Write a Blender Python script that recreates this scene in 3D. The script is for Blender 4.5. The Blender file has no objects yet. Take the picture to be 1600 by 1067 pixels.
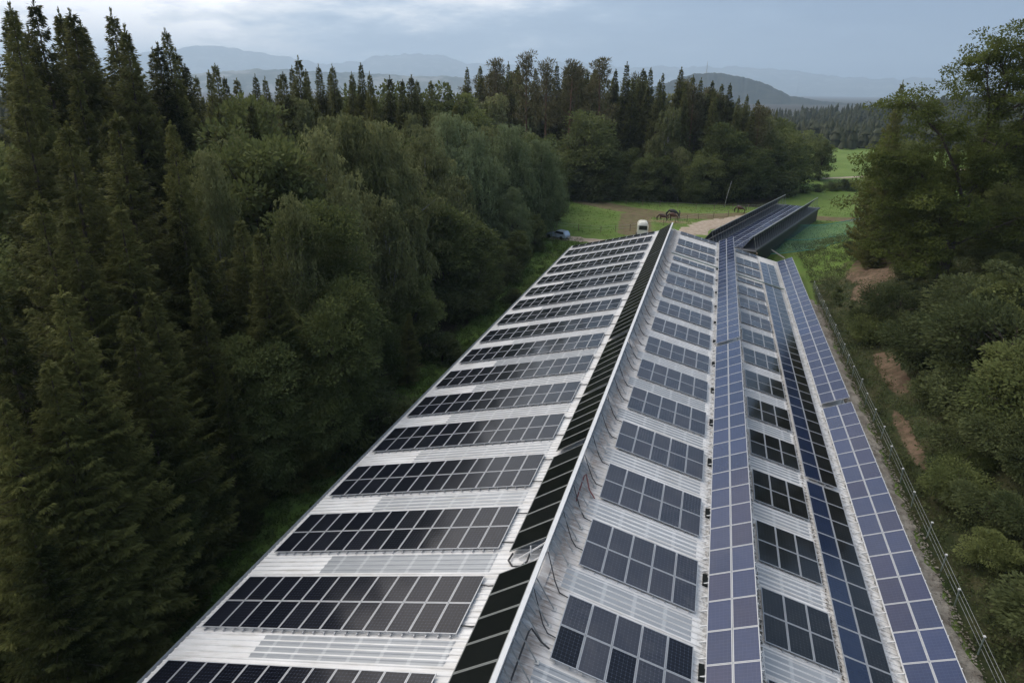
import bpy, bmesh, math, random
import numpy as np
from mathutils import Vector, Matrix, Euler

# ------------------------------------------------------------------ camera, world, sun, exposure
scene = bpy.context.scene
COL = scene.collection
PITCH, YAW, ROLL = 0.359, 0.283, 0.013
CAMLOC = Vector((5.19, 0.0, 18.953))
fw = Vector((-math.sin(YAW)*math.cos(PITCH), math.cos(YAW)*math.cos(PITCH), -math.sin(PITCH)))
rt = Vector((math.cos(YAW), math.sin(YAW), 0)); up = rt.cross(fw)
r2 = rt*math.cos(ROLL) + up*math.sin(ROLL); u2 = -rt*math.sin(ROLL) + up*math.cos(ROLL)
cam_data = bpy.data.cameras.new('camera')
cam = bpy.data.objects.new('camera', cam_data); COL.objects.link(cam)
cam.matrix_world = Matrix(((r2.x, u2.x, -fw.x, CAMLOC.x), (r2.y, u2.y, -fw.y, CAMLOC.y), (r2.z, u2.z, -fw.z, CAMLOC.z), (0, 0, 0, 1)))
cam_data.sensor_width = 36.0
cam_data.lens = 1049.8/1600*36
cam_data.clip_start = 0.2
cam_data.clip_end = 90000
scene.camera = cam

SUN_EL, SUN_AZ = math.radians(48), math.radians(-55)      # azimuth from +Y, negative = to the left
world = bpy.data.worlds.new('World'); scene.world = world; world.use_nodes = True
wn = world.node_tree.nodes; wl = world.node_tree.links; wn.clear()
w_out = wn.new('ShaderNodeOutputWorld'); w_bg = wn.new('ShaderNodeBackground'); w_bg.inputs['Strength'].default_value = 0.1
w_sky = wn.new('ShaderNodeTexSky'); w_sky.sky_type = 'NISHITA'; w_sky.sun_disc = False
w_sky.sun_elevation = SUN_EL; w_sky.sun_rotation = SUN_AZ
w_tc = wn.new('ShaderNodeTexCoord'); w_sep = wn.new('ShaderNodeSeparateXYZ'); wl.new(w_tc.outputs['Generated'], w_sep.inputs[0])
def wmath(op, a, b=None, clamp=False):
    n = wn.new('ShaderNodeMath'); n.operation = op; n.use_clamp = clamp
    for i, v in enumerate((a, b)):
        if v is None: continue
        if isinstance(v, (int, float)): n.inputs[i].default_value = v
        else: wl.new(v, n.inputs[i])
    return n.outputs[0]
# cloud layer seen from below: direction / height, so clouds stretch towards the horizon
hz = wmath('ADD', wmath('MAXIMUM', w_sep.outputs['Z'], 0.0), 0.22)
w_comb = wn.new('ShaderNodeCombineXYZ')
wl.new(wmath('DIVIDE', w_sep.outputs['X'], hz), w_comb.inputs[0]); wl.new(wmath('DIVIDE', w_sep.outputs['Y'], hz), w_comb.inputs[1]); wl.new(wmath('MULTIPLY', w_sep.outputs['Z'], 7.0), w_comb.inputs[2])
def wnoise(scale, detail, rough, off):
    n = wn.new('ShaderNodeTexNoise'); n.inputs['Scale'].default_value = scale; n.inputs['Detail'].default_value = detail; n.inputs['Roughness'].default_value = rough
    m = wn.new('ShaderNodeMapping'); m.inputs['Location'].default_value = off; wl.new(w_comb.outputs[0], m.inputs[0]); wl.new(m.outputs[0], n.inputs['Vector'])
    return n.outputs['Fac']
n_big = wmath('ADD', wmath('MULTIPLY', wmath('SUBTRACT', wnoise(1.1, 5, 0.55, (3.1, 1.7, 0.4)), 0.5), 2.0), 0.5); n_fine = wmath('ADD', wmath('MULTIPLY', wmath('SUBTRACT', wnoise(3.4, 8, 0.62, (0.3, 4.2, 1.0)), 0.5), 2.0), 0.5)
# the cloud deck is thinner (brighter) to the left and overhead, heavier and blue-grey to the right
side = wmath('MULTIPLY', w_sep.outputs['X'], -1.85)
br = wmath('ADD', wmath('ADD', side, wmath('MULTIPLY', n_big, 1.25)), wmath('MULTIPLY', n_fine, 0.72))
br = wmath('ADD', br, wmath('SUBTRACT', wmath('MULTIPLY', w_sep.outputs['Z'], 1.05), 0.36))
ramp = wn.new('ShaderNodeValToRGB'); wl.new(wmath('MULTIPLY', br, 0.5), ramp.inputs[0])
els = ramp.color_ramp.elements
els[0].position = 0.14; els[0].color = (0.125, 0.18, 0.275, 1)
els[1].position = 1.0; els[1].color = (1.25, 1.16, 1.10, 1)
for q_, c_ in ((0.30, (0.150, 0.210, 0.305)), (0.45, (0.182, 0.242, 0.336)), (0.60, (0.245, 0.308, 0.398)), (0.71, (0.41, 0.46, 0.535)), (0.82, (0.70, 0.70, 0.71)), (0.90, (0.86, 0.83, 0.81))):
    e = els.new(q_); e.color = (*c_, 1)
w_gain = wn.new('ShaderNodeVectorMath'); w_gain.operation = 'SCALE'; wl.new(ramp.outputs[0], w_gain.inputs[0]); w_gain.inputs['Scale'].default_value = 16.3
w_mix = wn.new('ShaderNodeMix'); w_mix.data_type = 'RGBA'; w_mix.inputs['Factor'].default_value = 0.9
wl.new(w_sky.outputs[0], w_mix.inputs['A']); wl.new(w_gain.outputs[0], w_mix.inputs['B'])
wl.new(w_mix.outputs['Result'], w_bg.inputs['Color']); wl.new(w_bg.outputs[0], w_out.inputs['Surface'])

sun_data = bpy.data.lights.new('sun', 'SUN'); sun_data.energy = 1.1; sun_data.angle = math.radians(20); sun_data.color = (1.0, 0.96, 0.9)
sun = bpy.data.objects.new('sun', sun_data); COL.objects.link(sun)
sd = Vector((math.sin(SUN_AZ)*math.cos(SUN_EL), math.cos(SUN_AZ)*math.cos(SUN_EL), math.sin(SUN_EL)))
sun.rotation_euler = sd.to_track_quat('Z', 'Y').to_euler()
scene.view_settings.view_transform = 'Standard'; scene.view_settings.look = 'None'
scene.view_settings.exposure = 0.25; scene.view_settings.gamma = 1.0; scene.view_settings.use_curve_mapping = False
scene.render.engine = 'CYCLES'
scene.cycles.max_bounces = 6; scene.cycles.diffuse_bounces = 4; scene.cycles.glossy_bounces = 3
scene.cycles.transparent_max_bounces = 8; scene.cycles.volume_bounces = 3

rnd = random.Random(11)
# ------------------------------------------------------------------ helpers
def prop(o, label=None, cat=None, group=None, kind=None):
    if label: o['label'] = label
    if cat: o['category'] = cat
    if group: o['group'] = group
    if kind: o['kind'] = kind
    return o
def link(name, data, parent=None, loc=None, rot=None):
    o = bpy.data.objects.new(name, data); COL.objects.link(o)
    if parent: o.parent = parent
    if loc is not None: o.location = loc
    if rot is not None: o.rotation_euler = rot
    return o
def thing(name, label, cat, loc=(0, 0, 0), rot=(0, 0, 0), group=None):
    return prop(link(name, None, None, loc, rot), label, cat, group)

class MB:
    """collects simple solids, then links them as one mesh object"""
    def __init__(s): s.V = []; s.F = []; s.M = []
    def add(s, vs, fs, m=0):
        b = len(s.V); s.V += [tuple(v) for v in vs]; s.F += [tuple(b+i for i in f) for f in fs]; s.M += [m]*len(fs)
    def box(s, lo, hi, m=0, mat=None):
        vs = [Vector((x, y, z)) for x in (lo[0], hi[0]) for y in (lo[1], hi[1]) for z in (lo[2], hi[2])]
        if mat is not None: vs = [mat @ v for v in vs]
        s.add(vs, [(0, 1, 3, 2), (4, 6, 7, 5), (0, 4, 5, 1), (2, 3, 7, 6), (0, 2, 6, 4), (1, 5, 7, 3)], m)
    def bar(s, a, b, w, h=None, m=0):
        a = Vector(a); b = Vector(b); h = h or w; d = (b-a)
        q = d.to_track_quat('Y', 'Z').to_matrix().to_4x4(); q.translation = a
        s.box((-w/2, 0, -h/2), (w/2, d.length, h/2), m, q)
    def tube(s, pts, rad, n=6, m=0, cap=True):
        pts = [Vector(p) for p in pts]; rad = rad if isinstance(rad, (list, tuple)) else [rad]*len(pts)
        b = len(s.V); prev = None
        for i, p in enumerate(pts):
            d = (pts[min(i+1, len(pts)-1)] - pts[max(i-1, 0)]).normalized()
            x = d.orthogonal().normalized() if prev is None else (prev - d*prev.dot(d)).normalized()
            prev = x; y = d.cross(x)
            for k in range(n):
                a = 2*math.pi*k/n; s.V.append(tuple(p + (x*math.cos(a) + y*math.sin(a))*rad[i]))
        for i in range(len(pts)-1):
            for k in range(n):
                s.F.append((b+i*n+k, b+i*n+(k+1) % n, b+(i+1)*n+(k+1) % n, b+(i+1)*n+k)); s.M.append(m)
        if cap:
            s.F.append(tuple(b+k for k in range(n))[::-1]); s.M.append(m)
            s.F.append(tuple(b+(len(pts)-1)*n+k for k in range(n))); s.M.append(m)
    def mesh(s, name, mats, smooth=False):
        me = bpy.data.meshes.new(name); me.from_pydata(s.V, [], s.F)
        for m in (mats if isinstance(mats, (list, tuple)) else [mats]): me.materials.append(m)
        me.polygons.foreach_set('material_index', s.M)
        if smooth: me.polygons.foreach_set('use_smooth', [True]*len(s.F))
        me.update(); return me
    def build(s, name, mats, parent=None, smooth=False, loc=None, rot=None):
        return link(name, s.mesh(name, mats, smooth), parent, loc, rot)

def np_mesh(name, V, Q, mat, smooth=False, nper=4):
    V = np.asarray(V, dtype=np.float32).reshape(-1, 3); Q = np.asarray(Q, dtype=np.int32).reshape(-1, nper)
    me = bpy.data.meshes.new(name)
    me.vertices.add(len(V)); me.vertices.foreach_set('co', V.ravel())
    me.loops.add(Q.size); me.loops.foreach_set('vertex_index', Q.ravel())
    me.polygons.add(len(Q)); me.polygons.foreach_set('loop_start', np.arange(len(Q), dtype=np.int32)*nper)
    if smooth: me.polygons.foreach_set('use_smooth', np.ones(len(Q), dtype=bool))
    if mat: me.materials.append(mat)
    me.update(calc_edges=True); return me

# ------------------------------------------------------------------ materials
class N:
    def __init__(s, name):
        s.m = bpy.data.materials.new(name); s.m.use_nodes = True; s.t = s.m.node_tree; s.t.nodes.clear()
        s.out = s.t.nodes.new('ShaderNodeOutputMaterial')
    def n(s, typ, **kw):
        x = s.t.nodes.new(typ)
        for k, v in kw.items(): setattr(x, k, v)
        return x
    def set(s, sock, v):
        if hasattr(v, 'is_output') or isinstance(v, bpy.types.NodeSocket): s.t.links.new(v, sock)
        elif isinstance(v, (tuple, list)) and len(v) == 3 and sock.type == 'RGBA': sock.default_value = (*v, 1)
        else: sock.default_value = v
    def math(s, op, a, b=None, c=None, clamp=False):
        x = s.n('ShaderNodeMath', operation=op, use_clamp=clamp)
        for i, v in enumerate((a, b, c)):
            if v is not None: s.set(x.inputs[i], v)
        return x.outputs[0]
    def mix(s, f, a, b, blend='MIX'):
        x = s.n('ShaderNodeMix', data_type='RGBA', blend_type=blend)
        s.set(x.inputs['Factor'], f); s.set(x.inputs['A'], a); s.set(x.inputs['B'], b); return x.outputs['Result']
    def coord(s, which='Object'): return s.n('ShaderNodeTexCoord').outputs[which]
    def pos(s): return s.n('ShaderNodeNewGeometry').outputs['Position']
    def noise(s, vec, scale, detail=4, rough=0.55, dist=0.0):
        x = s.n('ShaderNodeTexNoise'); s.set(x.inputs['Vector'], vec); x.inputs['Scale'].default_value = scale
        x.inputs['Detail'].default_value = detail; x.inputs['Roughness'].default_value = rough; x.inputs['Distortion'].default_value = dist
        return x.outputs['Fac']
    def scale(s, vec, v):
        x = s.n('ShaderNodeVectorMath', operation='MULTIPLY'); s.set(x.inputs[0], vec); x.inputs[1].default_value = v; return x.outputs[0]
    def step(s, v, a, b):
        x = s.n('ShaderNodeMapRange', interpolation_type='SMOOTHSTEP'); s.set(x.inputs['Value'], v)
        x.inputs['From Min'].default_value = a; x.inputs['From Max'].default_value = b; return x.outputs['Result']
    def bump(s, h, strength=0.3, dist=0.02):
        x = s.n('ShaderNodeBump'); s.set(x.inputs['Height'], h); x.inputs['Strength'].default_value = strength; x.inputs['Distance'].default_value = dist; return x.outputs[0]
    def bsdf(s, color, rough=0.6, metal=0.0, normal=None, spec=0.5, **kw):
        x = s.n('ShaderNodeBsdfPrincipled'); s.set(x.inputs['Base Color'], color); s.set(x.inputs['Roughness'], rough); s.set(x.inputs['Metallic'], metal)
        x.inputs['Specular IOR Level'].default_value = spec
        if normal is not None: s.set(x.inputs['Normal'], normal)
        for k, v in kw.items(): s.set(x.inputs[k.replace('_', ' ')], v)
        return x.outputs[0]
    def done(s, sh): s.t.links.new(sh, s.out.inputs['Surface']); return s.m

def plain(name, col, rough=0.6, metal=0.0, var=0.25, sc=3.0, spec=0.5):
    n = N(name); f = n.noise(n.pos(), sc, 5, 0.6)
    c = n.mix(f, tuple(x*(1-var) for x in col), tuple(min(1, x*(1+var)) for x in col))
    return n.done(n.bsdf(c, rough, metal, spec=spec))

def roof_material():
    n = N('coated_roof_steel'); p = n.pos()
    streak = n.noise(n.scale(p, (0.55, 5.0, 0.55)), 1.0, 6, 0.65)
    blotch = n.noise(p, 0.35, 5, 0.6); fine = n.noise(p, 9.0, 6, 0.7)
    c = n.mix(n.step(blotch, 0.3, 0.7), (0.61, 0.605, 0.595), (0.725, 0.72, 0.71))
    c = n.mix(n.math('MULTIPLY', n.step(streak, 0.42, 0.72), 0.6), c, (0.42, 0.395, 0.355))
    c = n.mix(n.math('MULTIPLY', n.step(fine, 0.55, 0.85), 0.35), c, (0.30, 0.28, 0.25))
    # grime washed down below the raised ridge panels and along the moss lines between the strips
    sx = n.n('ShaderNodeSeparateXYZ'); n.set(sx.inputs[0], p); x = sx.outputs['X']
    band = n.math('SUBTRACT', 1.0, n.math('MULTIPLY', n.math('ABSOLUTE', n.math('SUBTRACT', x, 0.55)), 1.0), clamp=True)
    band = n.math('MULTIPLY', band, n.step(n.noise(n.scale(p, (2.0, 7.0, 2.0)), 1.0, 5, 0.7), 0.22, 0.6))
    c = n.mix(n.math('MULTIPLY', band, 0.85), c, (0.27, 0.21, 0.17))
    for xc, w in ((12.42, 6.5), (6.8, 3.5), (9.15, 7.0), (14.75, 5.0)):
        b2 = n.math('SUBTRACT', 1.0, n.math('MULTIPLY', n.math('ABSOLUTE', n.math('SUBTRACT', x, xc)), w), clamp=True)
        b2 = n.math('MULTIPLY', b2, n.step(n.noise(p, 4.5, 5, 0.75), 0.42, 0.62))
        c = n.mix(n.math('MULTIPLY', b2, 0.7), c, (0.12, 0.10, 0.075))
    return n.done(n.bsdf(c, 0.6, 0.0, spec=0.3))

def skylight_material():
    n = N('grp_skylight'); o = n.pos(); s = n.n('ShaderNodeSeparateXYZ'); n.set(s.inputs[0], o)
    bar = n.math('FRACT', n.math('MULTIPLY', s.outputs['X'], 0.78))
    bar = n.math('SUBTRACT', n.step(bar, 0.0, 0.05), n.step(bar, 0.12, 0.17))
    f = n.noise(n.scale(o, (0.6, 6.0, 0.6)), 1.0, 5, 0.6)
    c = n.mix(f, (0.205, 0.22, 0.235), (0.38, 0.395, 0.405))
    c = n.mix(n.math('MULTIPLY', bar, 0.35), c, (0.60, 0.61, 0.61))  # purlins showing through the sheet, painted into its colour as lighter bands
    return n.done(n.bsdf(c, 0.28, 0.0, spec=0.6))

def cell_material(name, base, line, nx, ny, rough, diamonds=True, bus=0, spec=0.5, var=0.25, dusty=0.08):
    """photovoltaic glass; u across the short side, v along the long side"""
    n = N(name); uv = n.coord('UV'); s = n.n('ShaderNodeSeparateXYZ'); n.set(s.inputs[0], uv)
    u = n.math('MULTIPLY', s.outputs['X'], float(nx)); v = n.math('MULTIPLY', s.outputs['Y'], float(ny))
    fu = n.math('ABSOLUTE', n.math('SUBTRACT', n.math('FRACT', u), 0.5)); fv = n.math('ABSOLUTE', n.math('SUBTRACT', n.math('FRACT', v), 0.5))
    lu = n.step(fu, 0.455, 0.49); lv = n.step(fv, 0.455, 0.49)
    m = n.math('MULTIPLY', n.math('MAXIMUM', lu, lv), 0.4)
    if diamonds:
        m = n.math('MAXIMUM', m, n.step(n.math('ADD', fu, fv), 0.86, 0.90))
    if bus:
        b = n.math('ABSOLUTE', n.math('SUBTRACT', n.math('FRACT', n.math('MULTIPLY', u, float(bus))), 0.5))
        m = n.math('MAXIMUM', m, n.math('MULTIPLY', n.step(b, 0.40, 0.49), 0.28))
    oi = n.n('ShaderNodeObjectInfo').outputs['Random']
    vv = n.n('ShaderNodeVectorMath', operation='FLOOR'); cb = n.n('ShaderNodeCombineXYZ'); n.set(cb.inputs[0], u); n.set(cb.inputs[1], v); n.set(cb.inputs[2], n.math('MULTIPLY', oi, 37.0)); n.set(vv.inputs[0], cb.outputs[0])
    wn_ = n.n('ShaderNodeTexWhiteNoise'); n.set(wn_.inputs['Vector'], vv.outputs[0])
    k = n.math('ADD', n.math('MULTIPLY', wn_.outputs['Value'], var*0.5), n.math('MULTIPLY', oi, var*1.5))
    c = n.mix(k, base, tuple(min(1, x*2.1+0.004) for x in base))
    c = n.mix(m, c, line)
    dust = n.noise(n.pos(), 1.3, 5, 0.6)
    c = n.mix(n.math('MULTIPLY', n.step(dust, 0.35, 0.8), dusty), c, (0.30, 0.28, 0.25))
    r = n.math('ADD', rough, n.math('MULTIPLY', oi, rough*0.8))
    nb = n.bump(n.noise(n.pos(), 0.8, 2, 0.5), 0.25, 0.02)
    return n.done(n.bsdf(c, r, 0.0, normal=nb, spec=spec))

def foliage(name, dark, light, trans=0.25, sc=0.6):
    n = N(name); oi = n.n('ShaderNodeObjectInfo').outputs['Random']; p = n.coord('Object')
    f = n.noise(p, sc, 3, 0.6); g = n.noise(p, 6.0, 2, 0.6)
    f = n.math('ADD', n.math('MULTIPLY', n.step(f, 0.3, 0.7), 0.5), n.math('MULTIPLY', g, 0.3)); f = n.math('ADD', f, n.math('MULTIPLY', n.math('SUBTRACT', oi, 0.4), 0.65), clamp=True)
    c = n.mix(f, dark, light)
    d = n.bsdf(c, 0.7, spec=0.08)
    t = n.n('ShaderNodeBsdfTranslucent'); n.set(t.inputs['Color'], n.mix(0.5, c, light))
    x = n.n('ShaderNodeMixShader'); x.inputs[0].default_value = trans; n.t.links.new(d, x.inputs[1]); n.t.links.new(t.outputs[0], x.inputs[2])
    return n.done(x.outputs[0])

def bark(name, a, b, sc=(6, 6, 1.2)):
    n = N(name); p = n.coord('Object'); f = n.noise(n.scale(p, sc), 1.5, 6, 0.7)
    return n.done(n.bsdf(n.mix(n.step(f, 0.3, 0.7), a, b), 0.9, normal=n.bump(f, 0.6, 0.05), spec=0.2))

M = {}
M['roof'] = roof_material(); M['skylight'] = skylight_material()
M['white_steel'] = plain('white_steel', (0.60, 0.605, 0.60), 0.4, 0.0, 0.15)
M['galvanised'] = plain('galvanised_steel', (0.36, 0.37, 0.37), 0.45, 0.6, 0.3)
M['alu'] = plain('aluminium_frame', (0.40, 0.41, 0.425), 0.4, 0.35, 0.08)
M['dull_alu'] = plain('dull_aluminium_frame', (0.20, 0.21, 0.20), 0.5, 0.3, 0.15)
M['dark_cable'] = plain('black_cable', (0.03, 0.03, 0.032), 0.6)
M['red_cable'] = plain('dull_red_cable', (0.16, 0.05, 0.05), 0.6)
M['dark_box'] = plain('dark_box', (0.010, 0.012, 0.012), 0.9, spec=0.1)
M['conduit'] = plain('grey_green_conduit', (0.18, 0.22, 0.20), 0.5)
M['timber'] = plain('weathered_timber', (0.16, 0.12, 0.085), 0.85, 0, 0.35, 1.5)
M['concrete'] = plain('concrete', (0.33, 0.32, 0.30), 0.9, 0, 0.25, 1.2)
M['mono'] = cell_material('mono_cells', (0.0030, 0.0038, 0.0075), (0.06, 0.07, 0.095), 6, 10, 0.11, True, spec=0.33, dusty=0.004)
M['mono_soft'] = cell_material('mono_cells_soft', (0.016, 0.017, 0.025), (0.10, 0.10, 0.125), 6, 10, 0.22, True, spec=0.75)
M['mono_black'] = cell_material('black_cells', (0.004, 0.0045, 0.005), (0.05, 0.052, 0.055), 6, 10, 0.08, True, dusty=0.03)
M['poly'] = cell_material('poly_cells', (0.011, 0.020, 0.058), (0.10, 0.12, 0.195), 6, 10, 0.10, False, bus=3, spec=0.5, dusty=0.025)
M['poly_violet'] = cell_material('poly_cells_violet', (0.012, 0.016, 0.046), (0.10, 0.11, 0.18), 6, 10, 0.12, False, bus=3, spec=0.5, dusty=0.025)
M['poly_navy'] = cell_material('poly_cells_navy', (0.007, 0.013, 0.033), (0.06, 0.075, 0.13), 6, 10, 0.10, False, bus=3, spec=0.5, dusty=0.02)
M['thin_film'] = cell_material('black_panel_glass', (0.004, 0.005, 0.005), (0.006, 0.007, 0.007), 1, 1, 0.08, False, dusty=0.01)
M['dark_steel'] = plain('dark_steel', (0.12, 0.125, 0.13), 0.5, 0.3)
M['shed_roof'] = plain('dark_roof_membrane', (0.09, 0.092, 0.098), 0.7)
M['dark_back'] = plain('dark_backsheet', (0.03, 0.032, 0.034), 0.6)
M['panel_back'] = plain('panel_backsheet', (0.42, 0.42, 0.42), 0.6)
M['bark'] = bark('grey_brown_bark', (0.035, 0.028, 0.022), (0.11, 0.09, 0.075))
M['birch_bark'] = bark('birch_bark', (0.10, 0.095, 0.085), (0.42, 0.41, 0.38), (2, 2, 5))
M['pine_bark'] = bark('pine_bark', (0.09, 0.055, 0.04), (0.22, 0.125, 0.08))
M['spruce'] = foliage('spruce_needles', (0.015, 0.023, 0.007), (0.175, 0.178, 0.056), 0.32)
M['pine'] = foliage('pine_needles', (0.048, 0.052, 0.022), (0.17, 0.15, 0.07), 0.15)
M['broadleaf'] = foliage('broadleaf', (0.036, 0.052, 0.016), (0.185, 0.21, 0.075), 0.36)
M['birch'] = foliage('birch_leaves', (0.070, 0.085, 0.034), (0.25, 0.26, 0.11), 0.36)
M['willow'] = foliage('willow_leaves', (0.095, 0.125, 0.055), (0.25, 0.295, 0.145), 0.34)
M['shrub'] = foliage('shrub_leaves', (0.022, 0.034, 0.012), (0.125, 0.145, 0.060), 0.32)
M['far_forest'] = foliage('far_conifers', (0.012, 0.018, 0.010), (0.040, 0.044, 0.022), 0.0, 0.02)
M['meadow_grass'] = foliage('meadow_grass', (0.07, 0.12, 0.028), (0.17, 0.22, 0.06), 0.3)
M['weeds'] = foliage('weeds', (0.03, 0.05, 0.015), (0.10, 0.14, 0.035), 0.3)

# ------------------------------------------------------------------ terrain
def sst(a, b, x):
    t = np.clip((x-a)/(b-a), 0, 1); return t*t*(3-2*t)
def ground_z(x, y, rough=True):
    x = np.asarray(x, dtype=float); y = np.asarray(y, dtype=float)
    z = -8.5 + 2.5*sst(80, 120, y)
    base = -5.3; upz = base + 0.5*np.clip(x-20.5, 0, 14) + 0.12*np.clip(x-34.5, 0, 60)
    k = 1 - sst(104, 140, y-0.9*np.clip(x-24, 0, 99)); zz = upz*k - 6*(1-k)
    z = z + (zz-z)*sst(17, 18, x)
    if rough:
        b = sst(20.5, 24, x)*k
        z = z + b*(0.35*np.sin(x*0.9+y*0.31)*np.sin(y*0.53-x*0.2) + 0.15*np.sin(x*2.1+1.3*y))
        z = z + 0.06*np.sin(x*0.31)*np.sin(y*0.23)
    # meadow rolls away to the right behind the hedge, land falls gently in the distance
    far = sst(215, 420, y)
    z = z + far*(-3.5 + 0.0*x) + sst(225, 330, y)*sst(40, 110, x)*4.5*(1-sst(330, 420, y))
    d = np.hypot(x, y)
    z = z - sst(450, 1500, d)*25
    return z
def gz(x, y): return float(ground_z(x, y))

def grid_axis(lo, hi, fine_lo, fine_hi, step, growth=1.22):
    a = list(np.arange(fine_lo, fine_hi+step, step)); s = step
    while a[-1] < hi: s *= growth; a.append(a[-1]+s)
    s = step; b = [fine_lo]
    while b[-1] > lo: s *= growth; b.append(b[-1]-s)
    return np.array(b[:0:-1] + a)
gx = grid_axis(-16000, 16000, -70, 75, 0.8); gy = grid_axis(-600, 24000, 0, 240, 0.9)
GX, GY = np.meshgrid(gx, gy); GZ = ground_z(GX, GY)
nx_, ny_ = len(gx), len(gy)
idx = np.arange(nx_*ny_).reshape(ny_, nx_)
Q = np.stack([idx[:-1, :-1], idx[:-1, 1:], idx[1:, 1:], idx[1:, :-1]], -1).reshape(-1, 4)

def segdist(x, y, pts):
    best = np.full(x.shape, 1e9)
    for (x0, y0), (x1, y1) in zip(pts[:-1], pts[1:]):
        dx, dy = x1-x0, y1-y0; t = np.clip(((x-x0)*dx+(y-y0)*dy)/(dx*dx+dy*dy), 0, 1)
        best = np.minimum(best, np.hypot(x-x0-t*dx, y-y0-t*dy))
    return best
def mask_soil(x, y):
    m = 1 - sst(2.2, 5.0, segdist(x, y, [(-23, 160), (-13, 153), (-4, 148), (5, 150), (13, 154)]))
    m = np.maximum(m, 0.8*(1-sst(2, 5, segdist(x, y, [(-10, 146), (-9, 136), (-8, 127)]))))
    m = np.maximum(m, 0.9*(1-sst(1.5, 4, segdist(x, y, [(22, 158), (30, 156), (38, 157)]))))
    for cx, cy, a, b in ((26.5, 95, 3.6, 7), (29, 92, 2.5, 4), (22.4, 63, .8, 7), (21.0, 51, .5, 6), (30.5, 99, 3, 4), (24, 86, 1.5, 4), (45, 112, 10, 7), (36, 101, 4, 5)):
        m = np.maximum(m, 1 - sst(0.6, 1.15, np.hypot((x-cx)/a, (y-cy)/b)))
    return m
def mask_forest(x, y):
    m = sst(-20.5, -24, x)*(1-sst(126, 134, y)) if False else (1-sst(-24, -20.5, x))*(1-sst(112, 121, y))
    m = np.maximum(m, sst(-60, -45, -x)*0 + (1-sst(-48, -40, x)))
    m = np.maximum(m, sst(163, 170, y)*(1-sst(17, 23, x - (y-170)*0.10)))
    m = np.maximum(m, sst(36, 44, x)*(1-sst(104, 120, y)))
    m = np.maximum(m, sst(430, 620, np.hypot(x, y)))
    return np.clip(m, 0, 1)
def mask_bank(x, y): return sst(18, 20, x)*(1-sst(100, 120, y-0.9*np.clip(x-24, 0, 99)))*(1-0.55*sst(86, 100, y))
def ground_material():
    n = N('ground'); p = n.pos()
    a = n.n('ShaderNodeVertexColor', layer_name='mask'); s = n.n('ShaderNodeSeparateColor'); n.set(s.inputs[0], a.outputs['Color'])
    big = n.noise(p, 0.06, 5, 0.6); mid = n.noise(p, 0.5, 6, 0.65); fine = n.noise(p, 5.0, 6, 0.7)
    g = n.mix(n.step(big, 0.35, 0.65), (0.10, 0.165, 0.032), (0.15, 0.215, 0.055))
    g = n.mix(n.math('MULTIPLY', n.step(mid, 0.45, 0.75), 0.55), g, (0.17, 0.17, 0.07))
    g = n.mix(n.math('MULTIPLY', n.step(fine, 0.35, 0.75), 0.5), g, (0.05, 0.08, 0.02))
    b = n.mix(n.step(mid, 0.35, 0.7), (0.028, 0.040, 0.015), (0.070, 0.066, 0.033))
    b = n.mix(n.math('MULTIPLY', n.step(fine, 0.4, 0.7), 0.6), b, (0.02, 0.024, 0.012))
    soil = n.mix(n.step(mid, 0.3, 0.7), (0.10, 0.066, 0.045), (0.22, 0.155, 0.11)); soil = n.mix(n.math('MULTIPLY', fine, 0.6), soil, (0.10, 0.065, 0.045))
    litter = n.mix(n.step(fine, 0.35, 0.65), (0.022, 0.018, 0.012), (0.055, 0.042, 0.026)); litter = n.mix(n.math('MULTIPLY', n.step(mid, 0.5, 0.7), 0.6), litter, (0.03, 0.045, 0.015))
    wob = n.math('MULTIPLY', n.math('SUBTRACT', n.math('ADD', n.math('MULTIPLY', mid, 0.6), n.math('MULTIPLY', fine, 0.4)), 0.5), 0.9)
    def m_(ch): return n.step(n.math('ADD', s.outputs[ch], wob), 0.38, 0.62)
    c = n.mix(m_('Blue'), g, b); c = n.mix(m_('Green'), c, litter); c = n.mix(n.math('MULTIPLY', m_('Red'), n.math('ADD', 0.45, n.math('MULTIPLY', n.step(n.noise(p, 1.7, 5, 0.7), 0.4, 0.55), 0.5))), c, soil)
    return n.done(n.bsdf(c, 0.95, normal=n.bump(n.math('ADD', fine, mid), 0.7, 0.12), spec=0.1))
M['ground'] = ground_material()
me = np_mesh('ground', np.stack([GX, GY, GZ], -1), Q, M['ground'], smooth=True)
ca = me.color_attributes.new('mask', 'FLOAT_COLOR', 'POINT')
cc = np.ones((nx_*ny_, 4), dtype=np.float32); cc[:, 0] = mask_soil(GX, GY).ravel(); cc[:, 1] = mask_forest(GX, GY).ravel(); cc[:, 2] = mask_bank(GX, GY).ravel()
ca.data.foreach_set('color', cc.ravel())
prop(link('ground', me), kind='structure')

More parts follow.
